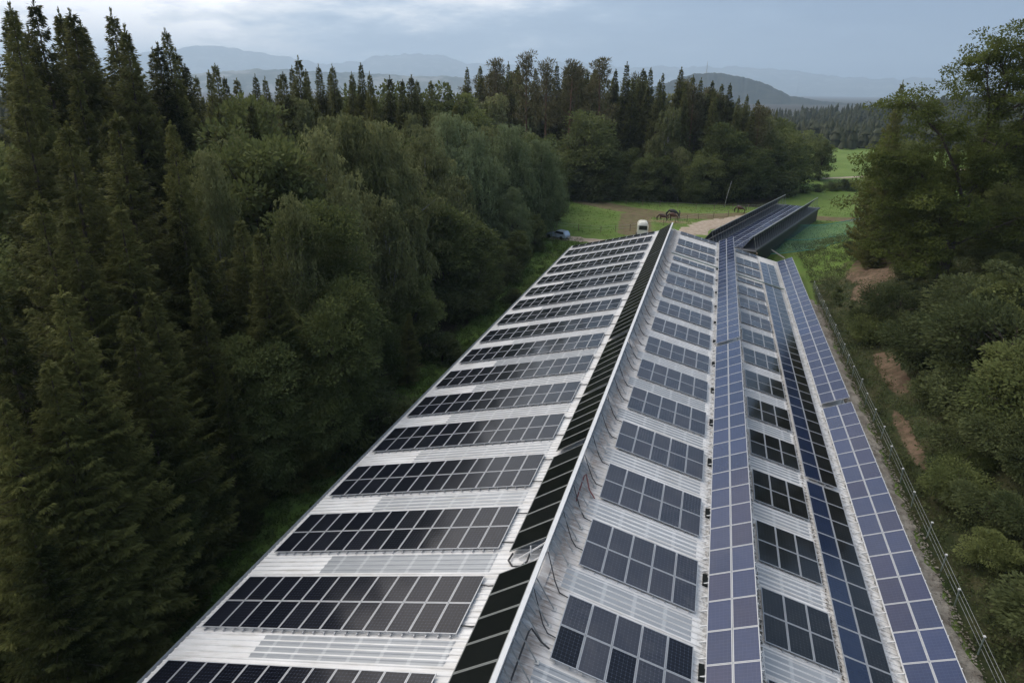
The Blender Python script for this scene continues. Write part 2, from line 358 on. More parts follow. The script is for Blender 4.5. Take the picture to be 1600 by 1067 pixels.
def ribbon(name, pts, width, mat, lift=0.03, step=1.0, seed=1, kind='structure', edge=0.35):
    rr = random.Random(seed); P = []
    for (x0, y0), (x1, y1) in zip(pts[:-1], pts[1:]):
        L_ = math.hypot(x1-x0, y1-y0); k = max(1, int(L_/step))
        for i in range(k): P.append((x0+(x1-x0)*i/k, y0+(y1-y0)*i/k))
    P.append(pts[-1]); n = 7; V = []; Fq = []
    for i, (x, y) in enumerate(P):
        a = P[max(i-2, 0)]; b = P[min(i+2, len(P)-1)]; dx, dy = b[0]-a[0], b[1]-a[1]; l = math.hypot(dx, dy) or 1
        wl_, wr_ = [width/2*(1+edge*(rr.random()-0.5)*2) for _ in (0, 1)]
        for j in range(n):
            t = -wl_ + (wl_+wr_)*j/(n-1); X = x-dy/l*t; Y = y+dx/l*t
            V.append((X, Y, gz(X, Y)+lift*(1 if 0 < j < n-1 else -0.6)))
    for i in range(len(P)-1):
        for j in range(n-1): Fq.append((i*n+j, (i+1)*n+j, (i+1)*n+j+1, i*n+j+1))
    o = link(name, np_mesh(name, V, Fq, mat, True)); prop(o, kind=kind); return o
def gravel_mat(name, a, b):
    n = N(name); p = n.pos(); f = n.noise(p, 1.2, 6, 0.7); g = n.noise(p, 14, 5, 0.7)
    c = n.mix(n.step(f, 0.35, 0.65), a, b); c = n.mix(n.math('MULTIPLY', n.step(g, 0.5, 0.7), 0.55), c, tuple(x*0.5 for x in a))
    return n.done(n.bsdf(c, 0.95, normal=n.bump(g, 0.8, 0.05), spec=0.1))
M['path'] = gravel_mat('dirt_path', (0.30, 0.24, 0.18), (0.42, 0.35, 0.28)); M['gravel'] = gravel_mat('gravel_strip', (0.20, 0.175, 0.145), (0.36, 0.33, 0.28))
ribbon('dirt_path', [(-34, 122), (-26, 119.5), (-19, 117.5), (-12, 117), (-6, 118.5), (-1, 124), (2.5, 132), (5, 140), (10, 149), (17, 157)], 3.6, M['path'], 0.07, 1.0, 3)
ribbon('gravel_turning_area', [(0.5, 128), (3.2, 134), (6, 141), (8.5, 146)], 6.5, M['path'], 0.13, 1.0, 8)
ribbon('gravel_strip', [(18.2, 14), (18.2, 50), (18.2, 88)], 1.75, M['gravel'], 0.10, 0.7, 5, edge=0.30)
ribbon('farm_track', [(36, 232), (52, 246), (75, 262), (110, 290)], 2.6, M['path'], 0.10, 3, 6)

# stones lying on the gravel strip: nobody could count them
def pebble_cloud(name, n, fx, size, mat, seed):
    r = np.random.RandomState(seed); base = np.array([(1, 0, 0), (0, 1, 0), (-1, 0, 0), (0, -1, 0), (0, 0, .7), (0, 0, -.7)], float)
    tri = np.array([(0, 1, 4), (1, 2, 4), (2, 3, 4), (3, 0, 4), (1, 0, 5), (2, 1, 5), (3, 2, 5), (0, 3, 5)])
    P = fx(r, n); S = size*(0.4+r.rand(n)**2*1.6); V = P[:, None, :] + base[None]*S[:, None, None]*(0.7+0.6*r.rand(n, 6, 1))
    Fq = tri[None] + (np.arange(n)*6)[:, None, None]
    o = link(name, np_mesh(name, V, Fq, mat, False, 3)); return o
def fx(r, n):
    y = 14+r.rand(n)*72; x = 17.6+r.rand(n)*1.7; return np.stack([x, y, ground_z(x, y)+0.09], -1)
prop(pebble_cloud('stones', 9000, fx, 0.045, M['gravel'], 3), 'loose tan stones lying on the gravel strip beside the right eave', 'stones', kind='stuff')

# ------------------------------------------------------------------ far land
def hill_mat(name, a, b, sc, c3=None):
    n = N(name); p = n.pos(); f = n.noise(p, sc, 8, 0.65); c = n.mix(n.step(f, 0.4, 0.62), a, b)
    if c3:
        s = n.n('ShaderNodeSeparateXYZ'); n.set(s.inputs[0], p)
        c = n.mix(n.math('MULTIPLY', n.step(n.noise(p, sc*2.5, 6, 0.7), 0.5, 0.62), 0.6), c, c3)
    return n.done(n.bsdf(c, 1.0, spec=0.0, normal=n.bump(f, 1.0, 0.3/sc*0.05)))
M['mountain'] = hill_mat('mountain_forest_and_rock', (0.035, 0.05, 0.035), (0.09, 0.10, 0.07), 0.0012, (0.30, 0.29, 0.27))
M['hill'] = hill_mat('wooded_hill', (0.014, 0.02, 0.012), (0.035, 0.038, 0.022), 0.02)
def ridge(name, mat, crest, depth, base, seed, amp, nt=220, ns=28, foot=None):
    """a ridge with its crest along world points; the flanks fall away on both sides"""
    r = np.random.RandomState(seed); c = np.array(crest, float); L_ = np.concatenate([[0], np.cumsum(np.hypot(np.diff(c[:, 0]), np.diff(c[:, 1])))])
    t = np.linspace(0, L_[-1], nt); cx, cy, cz = [np.interp(t, L_, c[:, k]) for k in range(3)]
    dx = np.gradient(cx); dy = np.gradient(cy); l = np.hypot(dx, dy); nxv, nyv = dy/l, -dx/l
    S = np.linspace(-1, 1, ns); u = t/L_[-1]
    prof = np.clip(1-np.abs(S)**1.25, 0, 1)[None, :]
    nz = np.zeros((nt, ns)); cr = np.zeros(nt)
    for k in range(1, 40):
        a = amp/k**0.9; nz += a*np.sin(k*2.3*u[:, None]*6.28+r.rand()*6.28+S[None]*r.randn()*2.5)*np.abs(S)[None]*2.0
        cr += 0.9*amp/k**.75*(np.abs(np.sin(k*3.7*u*3.14+r.rand()*6.28))-.62)
    Z = base + (cz[:, None]+cr[:, None]-base)*prof + nz*prof
    P = np.stack([cx[:, None]+nxv[:, None]*S*depth, cy[:, None]+nyv[:, None]*S*depth, Z], -1)
    i = np.arange(nt*ns).reshape(nt, ns); q = np.stack([i[:-1, :-1], i[:-1, 1:], i[1:, 1:], i[1:, :-1]], -1).reshape(-1, 4)
    o = prop(link(name, np_mesh(name, P, q, mat, True)), kind='structure')
    return t, (cx, cy, cz, nxv, nyv), P
ridge('mountains', M['mountain'], [(-15698,8797,72),(-14126,11149,249),(-13002,12442,416),(-12226,13206,706),(-11891,13509,747),(-11583,13773,852),(-11218,14073,908),(-10848,14360,855),(-10522,14601,772),(-10066,14919,676),(-9591,15229,549),(-9345,15381,484),(-9085,15536,561),(-8759,15722,569),(-8495,15867,546),(-8287,15976,665),(-7872,16185,760),(-7453,16382,797),(-7026,16570,820),(-6594,16746,727),(-6155,16913,588),(-5103,17260,632),(-4341,17467,714),(-3570,17641,663),(-2021,17886,516),(-517,17992,582),(1638,17926,505),(3616,17634,311),(6780,16676,381)], 2600, -60, 3, 70, 400)
ridge('foothills', M['mountain'], [(-6101,3423,48),(-4719,5165,93),(-4404,5437,132),(-4103,5668,161),(-3875,5826,156),(-3536,6038,135),(-3330,6154,156),(-3012,6316,128),(-2564,6511,135),(-2216,6638,99),(-1619,6809,78),(-770,6957,47),(400,6989,-11)], 900, -60, 5, 16, 300)
ridge('transmitter_hill', M['hill'], [(-573,3958,-10),(-370,3982,42),(-238,3993,86),(-157,3997,109),(-91,3999,113),(-8,4000,110),(90,3999,98),(173,3996,77),(257,3992,40),(340,3986,3),(435,3977,-14),(542,3964,-21),(660,3946,-28),(1090,3850,-28)], 420, -50, 7, 6, 260)
_, _, WH = ridge('wooded_hill', M['hill'], [(-120,880,-30),(-29,899,-26),(22,900,-18),(58,898,-13),(79,897,-10),(113,894,-7),(146,889,-4),(171,885,-1),(218,874,4),(273,859,10),(367,824,16),(520,740,18)], 330, -36, 9, 2.5, 220, 40)

# conifer woods far away, too many to count: joined low cones with ragged skirts
def cone_wood(name, pts, hs, mat, seed, label, cat='forest', n=7, tiers=3, fat=0.22):
    r = np.random.RandomState(seed); V = []; Fq = []; b = 0
    for (x, y, z), h in zip(pts, hs):
        conif = r.rand() < 0.8; a0 = r.rand()*6.28
        for k in range(tiers):
            z0 = z + h*(0.08+0.28*k); z1 = z + h*((0.62, 0.82, 1.0)[k] if conif else (0.7, 0.8, 0.86)[k]); R = h*fat*((1, .72, .45)[k] if conif else (1.35, 1.3, 1.0)[k])
            for j in range(n):
                a = a0+6.283*j/n; rr = R*(0.6+0.7*r.rand()); V.append((x+math.cos(a)*rr, y+math.sin(a)*rr, z0+h*0.1*(r.rand()-.5)))
            V.append((x+r.randn()*h*.01, y+r.randn()*h*.01, z1))
            for j in range(n): Fq.append((b+j, b+(j+1) % n, b+n))
            b += n+1
    o = link(name, np_mesh(name, V, Fq, mat, False, 3)); return prop(o, label, cat, kind='stuff')
rs = np.random.RandomState(4)
pts = []; hs = []
F_ = WH.reshape(-1, 3)
for k in range(5200):
    i, j = rs.randint(0, WH.shape[0]-1), rs.randint(0, WH.shape[1]-1); a, b = rs.rand(2)
    q = WH[i, j]*(1-a)*(1-b)+WH[i+1, j]*a*(1-b)+WH[i, j+1]*(1-a)*b+WH[i+1, j+1]*a*b
    if -80 < q[0] < 560 and q[1] < 925: pts.append(q); hs.append(9+5*rs.rand())
cone_wood('distant_forest', pts, hs, M['far_forest'], 8, 'dark conifer forest covering the hill beyond the bright meadow')
pts = []; hs = []
for k in range(520):
    x = 40+rs.rand()*230; y = 405+rs.rand()*130+x*0.1
    pts.append((x, y, gz(x, y)-0.5)); hs.append(9+6*rs.rand())
cone_wood('woodland_edge', pts, hs, M['far_forest'], 9, 'dark line of trees along the far side of the bright meadow')
pts = []; hs = []
for k in range(2200):
    x = -75-rs.rand()*420; y = 60+rs.rand()*520
    pts.append((x, y, gz(x, y))); hs.append(16+6*rs.rand())
for k in range(900):
    x = -90+rs.rand()*140; y = 215+rs.rand()*150
    if x > 8+(y-215)*0.05: continue
    pts.append((x, y, gz(x, y))); hs.append(17+7*rs.rand())
for k in range(500):
    x = 62+rs.rand()*140; y = 40+rs.rand()*130
    pts.append((x, y, gz(x, y))); hs.append(8+6*rs.rand())
cone_wood('forest_interior', pts, hs, M['far_forest'], 10, 'unbroken forest reaching back behind the front trees', n=8)
# transmitter mast on the hill
t = thing('transmitter_mast', 'tiny transmitter mast on top of the blue wooded hill', 'mast', (-95, 3985, 106))
b = MB(); b.tube([(0, 0, 0), (0, 0, 40), (0, 0, 62)], [3.0, 2.2, 0.8], 6); b.build('mast_tower', M['galvanised'], t)
b = MB(); b.box((-9, -7, 0), (10, 7, 7)); b.build('mast_base', M['white_steel'], t)

# ------------------------------------------------------------------ the hall
A = 0.2465; TA, CA, SA = math.tan(A), math.cos(A), math.sin(A); DROP = 0.15        # module plane lies DROP above the sheets
ROW = 5.392
YN, YF = 7.0, 101.55
hall = thing('hall', 'long hall with a white ribbed steel roof carrying rows of solar panels', 'building', (0, 54, -8.5))
def hall_part(b, name, mat, smooth=False):
    o = b.build(name, mat, hall, smooth); o.location = (0, -54, 8.5); return o
def corrugated(x0, x1, y0, y1, zoff, pitch=0.333, hgt=0.042, sgn=1, thick=0.06, nx=1):
    """trapezoid ribs running down the slope; x = horizontal distance from the ridge"""
    V = []; Fq = []; ys = []; n = max(1, round((y1-y0)/pitch)); p = (y1-y0)/n
    for i in range(n):
        y = y0+i*p
        ys += [(y, 0), (y+p*0.60, 0), (y+p*0.70, hgt), (y+p*0.90, hgt)]
    ys.append((y1, 0))
    for y, h in ys:
        for x in (x0, x1): V.append((sgn*x, y, -x*TA - DROP + zoff + h))
    m = len(ys)
    for i in range(m-1): Fq.append((2*i, 2*i+1, 2*i+3, 2*i+2))
    k = len(V)
    for x in (x0, x1):
        for y in (y0, y1): V.append((sgn*x, y, -x*TA - DROP + zoff - thick))
    Fq += [(k, k+1, k+3, k+2)]
    for side in (0, 1):       # rib ends: close each edge down to the underside
        b0 = len(V)
        for y, h in ys: V.append((sgn*(x0, x1)[side], y, -(x0, x1)[side]*TA - DROP + zoff - thick))
        for i in range(m-1): Fq.append((2*i+side, 2*(i+1)+side, b0+i+1, b0+i))
    return V, Fq
for sgn, x1 in ((-1, 14.95), (1, 17.35)):
    b = MB(); V, Fq = corrugated(0.0, x1, YN, YF, 0, sgn=sgn); b.add(V, Fq); hall_part(b, 'roof', M['roof'])
b = MB()
b.add([(-0.35, YN, -.35*TA-DROP+.06), (0, YN, -DROP+.09), (0.35, YN, -.35*TA-DROP+.06), (-0.35, YF, -.35*TA-DROP+.06), (0, YF, -DROP+.09), (0.35, YF, -.35*TA-DROP+.06)], [(0, 3, 4, 1), (1, 4, 5, 2)])
hall_part(b, 'ridge_cap', M['roof'])
for y0 in (YF, YN-0.22):
    for sgn, x1 in ((-1, 14.98), (1, 17.38)):
        b = MB(); zt = -DROP+0.06
        b.add([(0, y0, zt), (sgn*x1, y0, zt-x1*TA), (sgn*x1, y0, zt-x1*TA-.25), (0, y0, zt-.25), (0, y0+.22, zt), (sgn*x1, y0+.22, zt-x1*TA), (sgn*x1, y0+.22, zt-x1*TA-.25), (0, y0+.22, zt-.25)],
              [(0, 1, 2, 3), (4, 7, 6, 5), (0, 4, 5, 1), (3, 2, 6, 7), (1, 5, 6, 2), (0, 3, 7, 4)])
        hall_part(b, 'verge_trim', M['white_steel'])
for sgn, x, zb in ((-1, 14.4, -9.2), (1, 16.8, -9.2)):
    b = MB(); b.box((sgn*x-.1, YN+.3, zb), (sgn*x+.1, YF-.3, -x*TA-DROP-.08)); hall_part(b, 'wall', M['timber'])
for y in (YN+.4, YF-.6):
    b = MB(); z = lambda x: -abs(x)*TA-DROP-.09
    vs = [(-14.3, y, -9.2), (16.7, y, -9.2), (16.7, y, z(16.7)), (0, y, z(0)), (-14.3, y, z(14.3))]
    b.add(vs + [(a, c+.2, d) for a, c, d in vs], [(0, 1, 2, 3, 4), (9, 8, 7, 6, 5), (0, 5, 6, 1), (1, 6, 7, 2), (2, 7, 8, 3), (3, 8, 9, 4), (4, 9, 5, 0)])
    hall_part(b, 'gable_wall', M['timber'])
b = MB(); gy0 = [(-15.0, -14.95*TA-DROP-.02), (-15.02, -14.95*TA-DROP-.14), (-15.12, -14.95*TA-DROP-.16), (-15.2, -14.95*TA-DROP-.05)]
for i in range(3):
    (xa, za), (xb, zb) = gy0[i], gy0[i+1]; b.add([(xa, YN, za), (xb, YN, zb), (xb, YF, zb), (xa, YF, za)], [(0, 1, 2, 3)])
hall_part(b, 'gutter', M['galvanised'])
for x in (0.62,): pass
# translucent rooflights lie in the gaps between the arrays
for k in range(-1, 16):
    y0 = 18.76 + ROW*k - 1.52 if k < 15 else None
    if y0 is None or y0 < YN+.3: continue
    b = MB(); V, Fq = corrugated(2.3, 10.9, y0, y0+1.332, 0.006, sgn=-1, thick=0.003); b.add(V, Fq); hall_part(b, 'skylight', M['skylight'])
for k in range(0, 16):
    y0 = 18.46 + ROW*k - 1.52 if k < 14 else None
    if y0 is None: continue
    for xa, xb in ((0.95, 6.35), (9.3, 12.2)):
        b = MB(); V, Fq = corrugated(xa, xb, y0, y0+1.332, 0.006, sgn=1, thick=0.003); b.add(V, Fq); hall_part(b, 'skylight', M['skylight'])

# ------------------------------------------------------------------ solar modules
_pan = {}
def panel_meshes(w, l, kind, framed='alu', ft=0.036):
    key = (round(w, 3), round(l, 3), kind, framed)
    if key not in _pan:
        g = 0.011; a = 0.006; x0, x1, y0, y1 = g+ft*.9, w-g-ft*.9, g+ft*.9, l-g-ft*.9
        me = bpy.data.meshes.new('solar_panel')
        vs = [(x0, y0, .030), (x1, y0, .030), (x1, y1, .030), (x0, y1, .030), (x0, y0, .002), (x1, y0, .002), (x1, y1, .002), (x0, y1, .002)]
        me.from_pydata(vs, [], [(0, 1, 2, 3), (7, 6, 5, 4), (0, 4, 5, 1), (1, 5, 6, 2), (2, 6, 7, 3), (3, 7, 4, 0)])
        me.materials.append(M[kind]); me.materials.append(M['dark_back' if kind == 'thin_film' else 'panel_back'])
        for i, p in enumerate(me.polygons): p.material_index = 0 if i == 0 else 1
        uv = me.uv_layers.new(name='uv')
        for i, q in enumerate(((0, 0), (1, 0), (1, 1), (0, 1))): uv.data[i].uv = q
        fb = MB(); o = [(g, g), (w-g, g), (w-g, l-g), (g, l-g)]; n_ = [(g+ft, g+ft), (w-g-ft, g+ft), (w-g-ft, l-g-ft), (g+ft, l-g-ft)]
        vs = [(x, y, .036) for x, y in o] + [(x, y, .036) for x, y in n_] + [(x, y, -.002) for x, y in o] + [(x, y, -.002) for x, y in n_]
        fs = []
        for i in range(4):
            j = (i+1) % 4; fs += [(i, j, 4+j, 4+i), (8+i, 12+i, 12+j, 8+j), (i, 8+i, 8+j, j), (4+i, 4+j, 12+j, 12+i)]
        fb.add(vs, fs); _pan[key] = (me, fb.mesh('frame', M[framed]))
    return _pan[key]
def add_panel(parent, x, y, w, l, kind, framed='alu', label=None, z=0.0, ft=0.036):
    pm, fm = panel_meshes(w, l, kind, framed, ft); o = link('solar_panel', pm, parent, (x, y, z)); link('frame', fm, o)
    if label: o['label'] = label
    return o
ORD = ['', 'second', 'third', 'fourth', 'fifth', 'sixth', 'seventh', 'eighth', 'ninth', 'tenth', 'eleventh', 'twelfth', 'thirteenth', 'fourteenth', 'fifteenth', 'sixteenth', 'seventeenth']

def rails(parent, x0, nacross, w, y0, y1, off=0.28, stub=0.11, z=-0.03):
    b = MB()
    for i in range(nacross):
        for f in (0.25, 0.75):
            x = x0+(i+f)*w; b.box((x-.022, y0-stub, z-.07), (x+.022, y1+stub*.5, z))
    return b.build('mounting_rails', M['alu'], parent)

# left slope: rows of twelve by two
WL, LL = 1.05, 1.732; SL0 = 2.391
for k in range(-1, 16):
    y0 = 18.76 + ROW*k; s1 = SL0 + 12*WL; nr = 1 if k == 15 else 2
    idx_ = k+1
    where = 'nearest, cut by the bottom edge' if k == -1 else ('single row at the far end' if k == 15 else '%s from the camera' % ORD[idx_])
    t = thing('solar_array', ('twelve-wide dark solar array on the left slope, ' + where), 'solar array', (-s1*CA, y0, -s1*SA), (0, -A, 0), 'dark solar arrays on the left roof slope')
    rails(t, 0, 12, WL, 0, nr*LL)
    for i in range(12):
        for j in range(nr): add_panel(t, i*WL, j*LL, WL, LL, 'mono')
# right slope, upper: rows of five by two
SR0 = 1.423
def right_rows(): 
    L_ = [(18.46+ROW*k, 2) for k in range(12)] + [(83.3, 1), (88.0, 2), (92.7, 2), (99.7, 1)]
    return L_
dark_r = {(0, 0, 0), (0, 2, 0), (0, 4, 1)}
for k, (y0, nr) in enumerate(right_rows()):
    where = 'nearest one, with three darker panels' if k == 0 else ('single row at the far end' if k == 15 else ('single row beside the conduit' if k == 12 else '%s from the camera' % ORD[k]))
    t = thing('solar_array', 'five-wide grey solar array right of the ridge, ' + where, 'solar array', (SR0*CA, y0, -SR0*SA), (0, A, 0), 'five-wide arrays on the right roof slope')
    rails(t, 0, 5, WL, 0, nr*LL, stub=0.03)
    for i in range(5):
        for j in range(nr):
            d = (k, i, j) in dark_r
            add_panel(t, i*WL, j*LL, WL, LL, 'mono' if d else 'mono_soft', 'alu', 'darker panel with crisp silver grid' if d else None)
# right slope, lower: rows of three by two
WS, LS = 1.034, 1.725; XS = 9.32
for k, (y0, nr) in enumerate(right_rows()):
    where = 'cut by the bottom edge of the photo' if k == 0 else ('single row at the far end' if k == 15 else ('single row beside the conduit' if k == 12 else '%s from the camera' % ORD[k]))
    t = thing('solar_array', 'three-wide solar array beside the flat blue strip, ' + where, 'solar array', (XS, y0, -XS*TA), (0, A, 0), 'three-wide arrays on the right roof slope')
    rails(t, 0, 3, WS, 0, nr*LS, stub=0.03)
    for i in range(3):
        for j in range(nr): add_panel(t, i*WS, j*LS, WS, LS, 'mono_black' if k < 9 else 'mono_soft', 'alu')
# flat strip: blue column and black column
for nm, y1, n in (('near half of the two-column strip of blue and black panels lying flat on the roof', 38.90, 14), ('far half of the two-column strip of blue and black panels lying flat on the roof', 39.4+33*1.757, 33)):
    y0 = y1 - n*1.757
    t = thing('solar_strip', nm, 'solar array', (12.55, y0, 0.1-12.55*TA), (0, A, 0), 'strips of solar panels running along the hall')
    rails(t, 0, 2, 1.012, 0, n*1.757, stub=0.05)
    for j in range(n):
        add_panel(t, 0, j*1.757, 1.012, 1.757, 'poly_navy'); add_panel(t, 1.012, j*1.757, 1.012, 1.757, 'mono_black')
# raised strips leaning back towards the ridge
def raised_strip(label, X, y0, n, w, l, tilt, kinds):
    t = thing('raised_solar_rack', label, 'solar rack', (X, y0, 0.1-X*TA), (0, -tilt, 0), 'raised solar racks running along the hall')
    for j in range(n):
        for i in range(2): add_panel(t, i*w, j*l, w, l, kinds(i, j))
    # rails under the glass stick out past the low edge; legs stand on the roof
    b = MB()
    for j in range(n):
        for f in (0.25, 0.75): b.box((-0.33, (j+f)*l-.022, -.07), (2*w+.03, (j+f)*l+.022, -.012))
    b.build('support_rails', M['white_steel'], t)
    b = MB(); b.box((-.02, 0, -.13), (.03, n*l, -.072)); b.box((2*w-.14, 0, -.13), (2*w-.08, n*l, -.072)); b.build('edge_beams', M['white_steel'], t)
    for j in range(0, n+1):
        yy = min(max(j*l, .05), n*l-.05)
        zt = (2*w-.11)*math.sin(tilt); xt = (2*w-.11)*math.cos(tilt)
        hgt = 0.1 + zt + xt*TA + DROP - .12
        b = MB(); b.box((-.03, yy-.03, -hgt), (.03, yy+.03, -.10))
        o = b.build('leg', M['galvanised'], t); o.location = ((2*w-.11), 0, 0); o.rotation_euler = (0, tilt, 0)
        b = MB(); b.box((-.03, yy-.03, -.1-DROP+.04), (.03, yy+.03, -.09)); o = b.build('leg', M['galvanised'], t); o.rotation_euler = (0, tilt, 0)
    return t
rk = random.Random(8)
vio = {}
def k1(i, j): return 'poly_violet' if (i == 1 and j > 4 and j < 9) or rk.random() < 0.12 else 'poly'
raised_strip('near section of the raised violet-blue rack beside the five-wide arrays', 6.95, 26.47-7*1.79, 24, 1.052, 1.79, math.radians(24.4), lambda i, j: 'poly_violet' if (j < 7 and (j+i) % 3 == 0) or (i == 1 and 8 <= j <= 11) else 'poly')
raised_strip('far section of the raised violet-blue rack beyond its gap', 6.95, 57.75, 25, 1.052, 1.79, math.radians(24.4), lambda i, j: 'poly')
raised_strip('near section of the raised lilac rack along the right eave', 15.12, 33.09-9*1.83, 19, 1.053, 1.83, math.radians(24.2), lambda i, j: 'poly_violet' if (i == 1 and j > 12) or rk.random() < .25 else 'poly')
raised_strip('far section of the raised lilac rack along the right eave', 15.12, 52.2, 27, 1.053, 1.80, math.radians(24.2), lambda i, j: 'poly_violet' if j < 9 or i == 1 else 'poly')
# dark boxes under the low edge, on the roof beside the five-wide rows
for k in range(14):
    y = 20.9 + ROW*k; t = MB(); t.box((6.70, y-.40, -6.75*TA-DROP+.01), (6.92, y+.40, -6.75*TA-DROP+.10))
    prop(t.build('cable_box', M['dark_box']), 'black cable box under the violet rack, %s from the camera' % (ORD[k] or 'first'), 'cable box', 'black boxes under the violet rack')

# ridge racks: steep black panels with a beam and struts
TD = math.radians(34.4); WD = 2.09; XD, ZD = -1.70, 0.10-1.70*TA
Xt, Zt = XD+WD*math.cos(TD), ZD+WD*math.sin(TD)
segs = [(9.9, 22.22), (23.72, 32.35), (33.0, 40.62), (40.9, 51.5), (52.1, 82.7), (82.95, 101.1)]
names = ['nearest section of the steep black rack on the ridge, cut by the bottom edge', 'second section of the black ridge rack, beyond the open gap', 'third section of the black ridge rack, between two narrow joints', 'fourth section of the black ridge rack, ending at the small gap', 'long fifth section of the black ridge rack', 'farthest section of the ridge rack, ending in a point at the gable']
for (ya, yb), nm in zip(segs, names):
    n = round((yb-ya)/1.36); l = (yb-ya)/n
    t = thing('ridge_rack', nm, 'solar rack', (XD, ya, ZD), (0, -TD, 0), 'black solar racks along the ridge')
    for j in range(n): add_panel(t, 0, j*l, WD, l, 'thin_film', 'dull_alu', ft=0.05)
    # struts from the beam down to the right slope
    ys = ya+0.35; inv = Matrix.Translation((XD, ya, ZD)) @ Euler((0, -TD, 0)).to_matrix().to_4x4(); inv = inv.inverted()
    while ys < yb-.2:
        foot = Vector((0.98, ys-0.35, -0.98*TA-DROP+.05)); top = Vector((Xt+.06, ys, Zt-.06))
        b = MB(); b.bar(inv @ top, inv @ foot, 0.045, 0.03); b.box((0.9, ys-.45, -1.0*TA-DROP+.02), (1.08, ys-.25, -1.0*TA-DROP+.05), 0, inv); b.build('strut', M['galvanised'], t)
        b = MB(); b.bar(inv @ Vector((Xt-.3, ys, Zt-.3)), inv @ Vector((0.42, ys-.1, -.42*TA-DROP+.05)), 0.035, 0.025); b.build('brace', M['galvanised'], t)
        ys += 0.92 if ya < 40 else 1.36
beam = thing('ridge_beam', 'white steel beam running along the top edge of the ridge racks', 'beam', (Xt, 10, Zt))
b = MB(); b.box((Xt-.03, 9.6, Zt-.10), (Xt+.16, 101.4, Zt+.035)); o = b.build('beam_flange', M['white_steel'], beam); o.matrix_parent_inverse = Matrix.Translation((-Xt, -10, -Zt))
b = MB()
for y in np.arange(10.5, 101, 2.7): b.box((-.03, y-.04, -DROP+.06), (.03, y+.04, Zt-.1))
o = b.build('beam_posts', M['white_steel'], beam); o.matrix_parent_inverse = Matrix.Translation((-Xt, -10, -Zt))
for ya in (22.45, 23.5):
    b = MB(); b.bar((Xt-.05, ya, Zt-.12), (XD+.5, ya, -1.2*TA-DROP+.08), .06); b.bar((Xt-.7, ya, -.75*TA-DROP+.08), (Xt-.7, ya, Zt-.45), .05)
    o = b.build('gap_brace', M['white_steel'], beam); o.matrix_parent_inverse = Matrix.Translation((-Xt, -10, -Zt))
# end brace in the open gap: black bent tube and white trestle
b = MB(); b.tube([(-1.55, 23.75, ZD-.05), (-1.62, 23.3, ZD-.1), (-1.35, 23.0, ZD-.12), (-.95, 22.95, -.30), (-.75, 23.2, -.2), (-.7, 23.7, 0.05)], 0.045, 8)
prop(b.build('cable_loop', M['dark_cable']), 'thick black cable looping out of the open gap in the ridge rack', 'cable')
# cables running from the ridge racks to the five-wide arrays
for k, (y0, nr) in enumerate(right_rows()[:12]):
    yy = y0+nr*LL-.2; b = MB()
    b.tube([(0.2, yy+1.35, .62), (.42, yy+1.05, .22), (.72, yy+.5, -.10), (1.0, yy+.12, -.98*TA-DROP+.10), (1.42, yy+.02, -1.42*TA-.02)], [.02, .026, .03, .03, .02], 6)
    if k < 14: b.tube([(0.2, yy-1.0, .60), (.5, yy-1.4, .12), (.8, yy-1.9, -.16), (1.05, yy-2.15, -1.0*TA-DROP+.10), (1.4, yy-2.2, -1.42*TA-.03)], [.018, .024, .028, .028, .02], 6)
    prop(b.build('array_cable', M['dark_cable']), 'dark cables hanging from the ridge rack to the %s five-wide array' % (ORD[k] or 'nearest'), 'cable', 'cables under the ridge rack')
for nm, lab, mat, pts in (('bent_conduit', 'bent black conduit pipe standing beside the nearest five-wide array', 'dark_cable', [(.42, 16.2, -.12), (.44, 16.85, .10), (.48, 18.9, .22), (.52, 19.15, .18), (.95, 18.95, -.15), (1.3, 18.85, -.30)]),
                          ('bent_conduit', 'bent dull red conduit pipe beside the third five-wide array', 'red_cable', [(.42, 28.1, -.1), (.44, 28.5, .12), (.46, 30.0, .3), (.50, 30.3, .22), (.85, 29.4, -.1), (1.2, 29.0, -.3)]),
                          ('roof_conduit', 'grey green conduit crossing the right roof slope near its far end', 'conduit', [(1.1, 85.9, -1.1*TA+.12), (6.7, 85.7, -6.7*TA+.12), (9.3, 85.6, -9.3*TA+.16), (14.9, 85.4, -14.9*TA+.2)])):
    b = MB(); b.tube(pts, .035 if nm == 'bent_conduit' else .09, 8); prop(b.build(nm, M[mat]), lab, 'conduit')
# short cables lying between left arrays and the ridge racks
for k in range(0, 12):
    y = 18.76+ROW*k+LL*2-.55; b = MB(); b.tube([(-SL0*CA-.05, y, -SL0*SA-.03), (-2.0, y-.02, -2.0*TA-DROP+.09), (-1.6, y, -1.6*TA-DROP+.1)], .03, 6)
    b.tube([(-SL0*CA-.05, y-2.4, -SL0*SA-.03), (-1.9, y-2.4, -1.9*TA-DROP+.09), (-1.6, y-2.38, -1.6*TA-DROP+.1)], .03, 6)
    prop(b.build('short_cable', M['dark_cable']), 'two short black cables between ridge rack and the %s complete left array' % (ORD[k] or 'first'), 'cable', 'short cables beside the left arrays')
# moss and leaf litter caught along the strips
def fx(r, n):
    xs = np.where(r.rand(n) < .6, 12.44+r.randn(n)*.035, 9.22+r.randn(n)*.03); y = 18+r.rand(n)**1.5*60
    return np.stack([xs, y, -xs*TA-DROP+.05], -1)
M['litter'] = plain('leaf_litter', (0.07, 0.055, 0.035), 0.95, 0, .5, 20)
prop(pebble_cloud('leaf_litter', 2600, fx, .022, M['litter'], 5), 'dark leaf litter caught along the edge of the flat blue strip', 'leaf litter', kind='stuff')

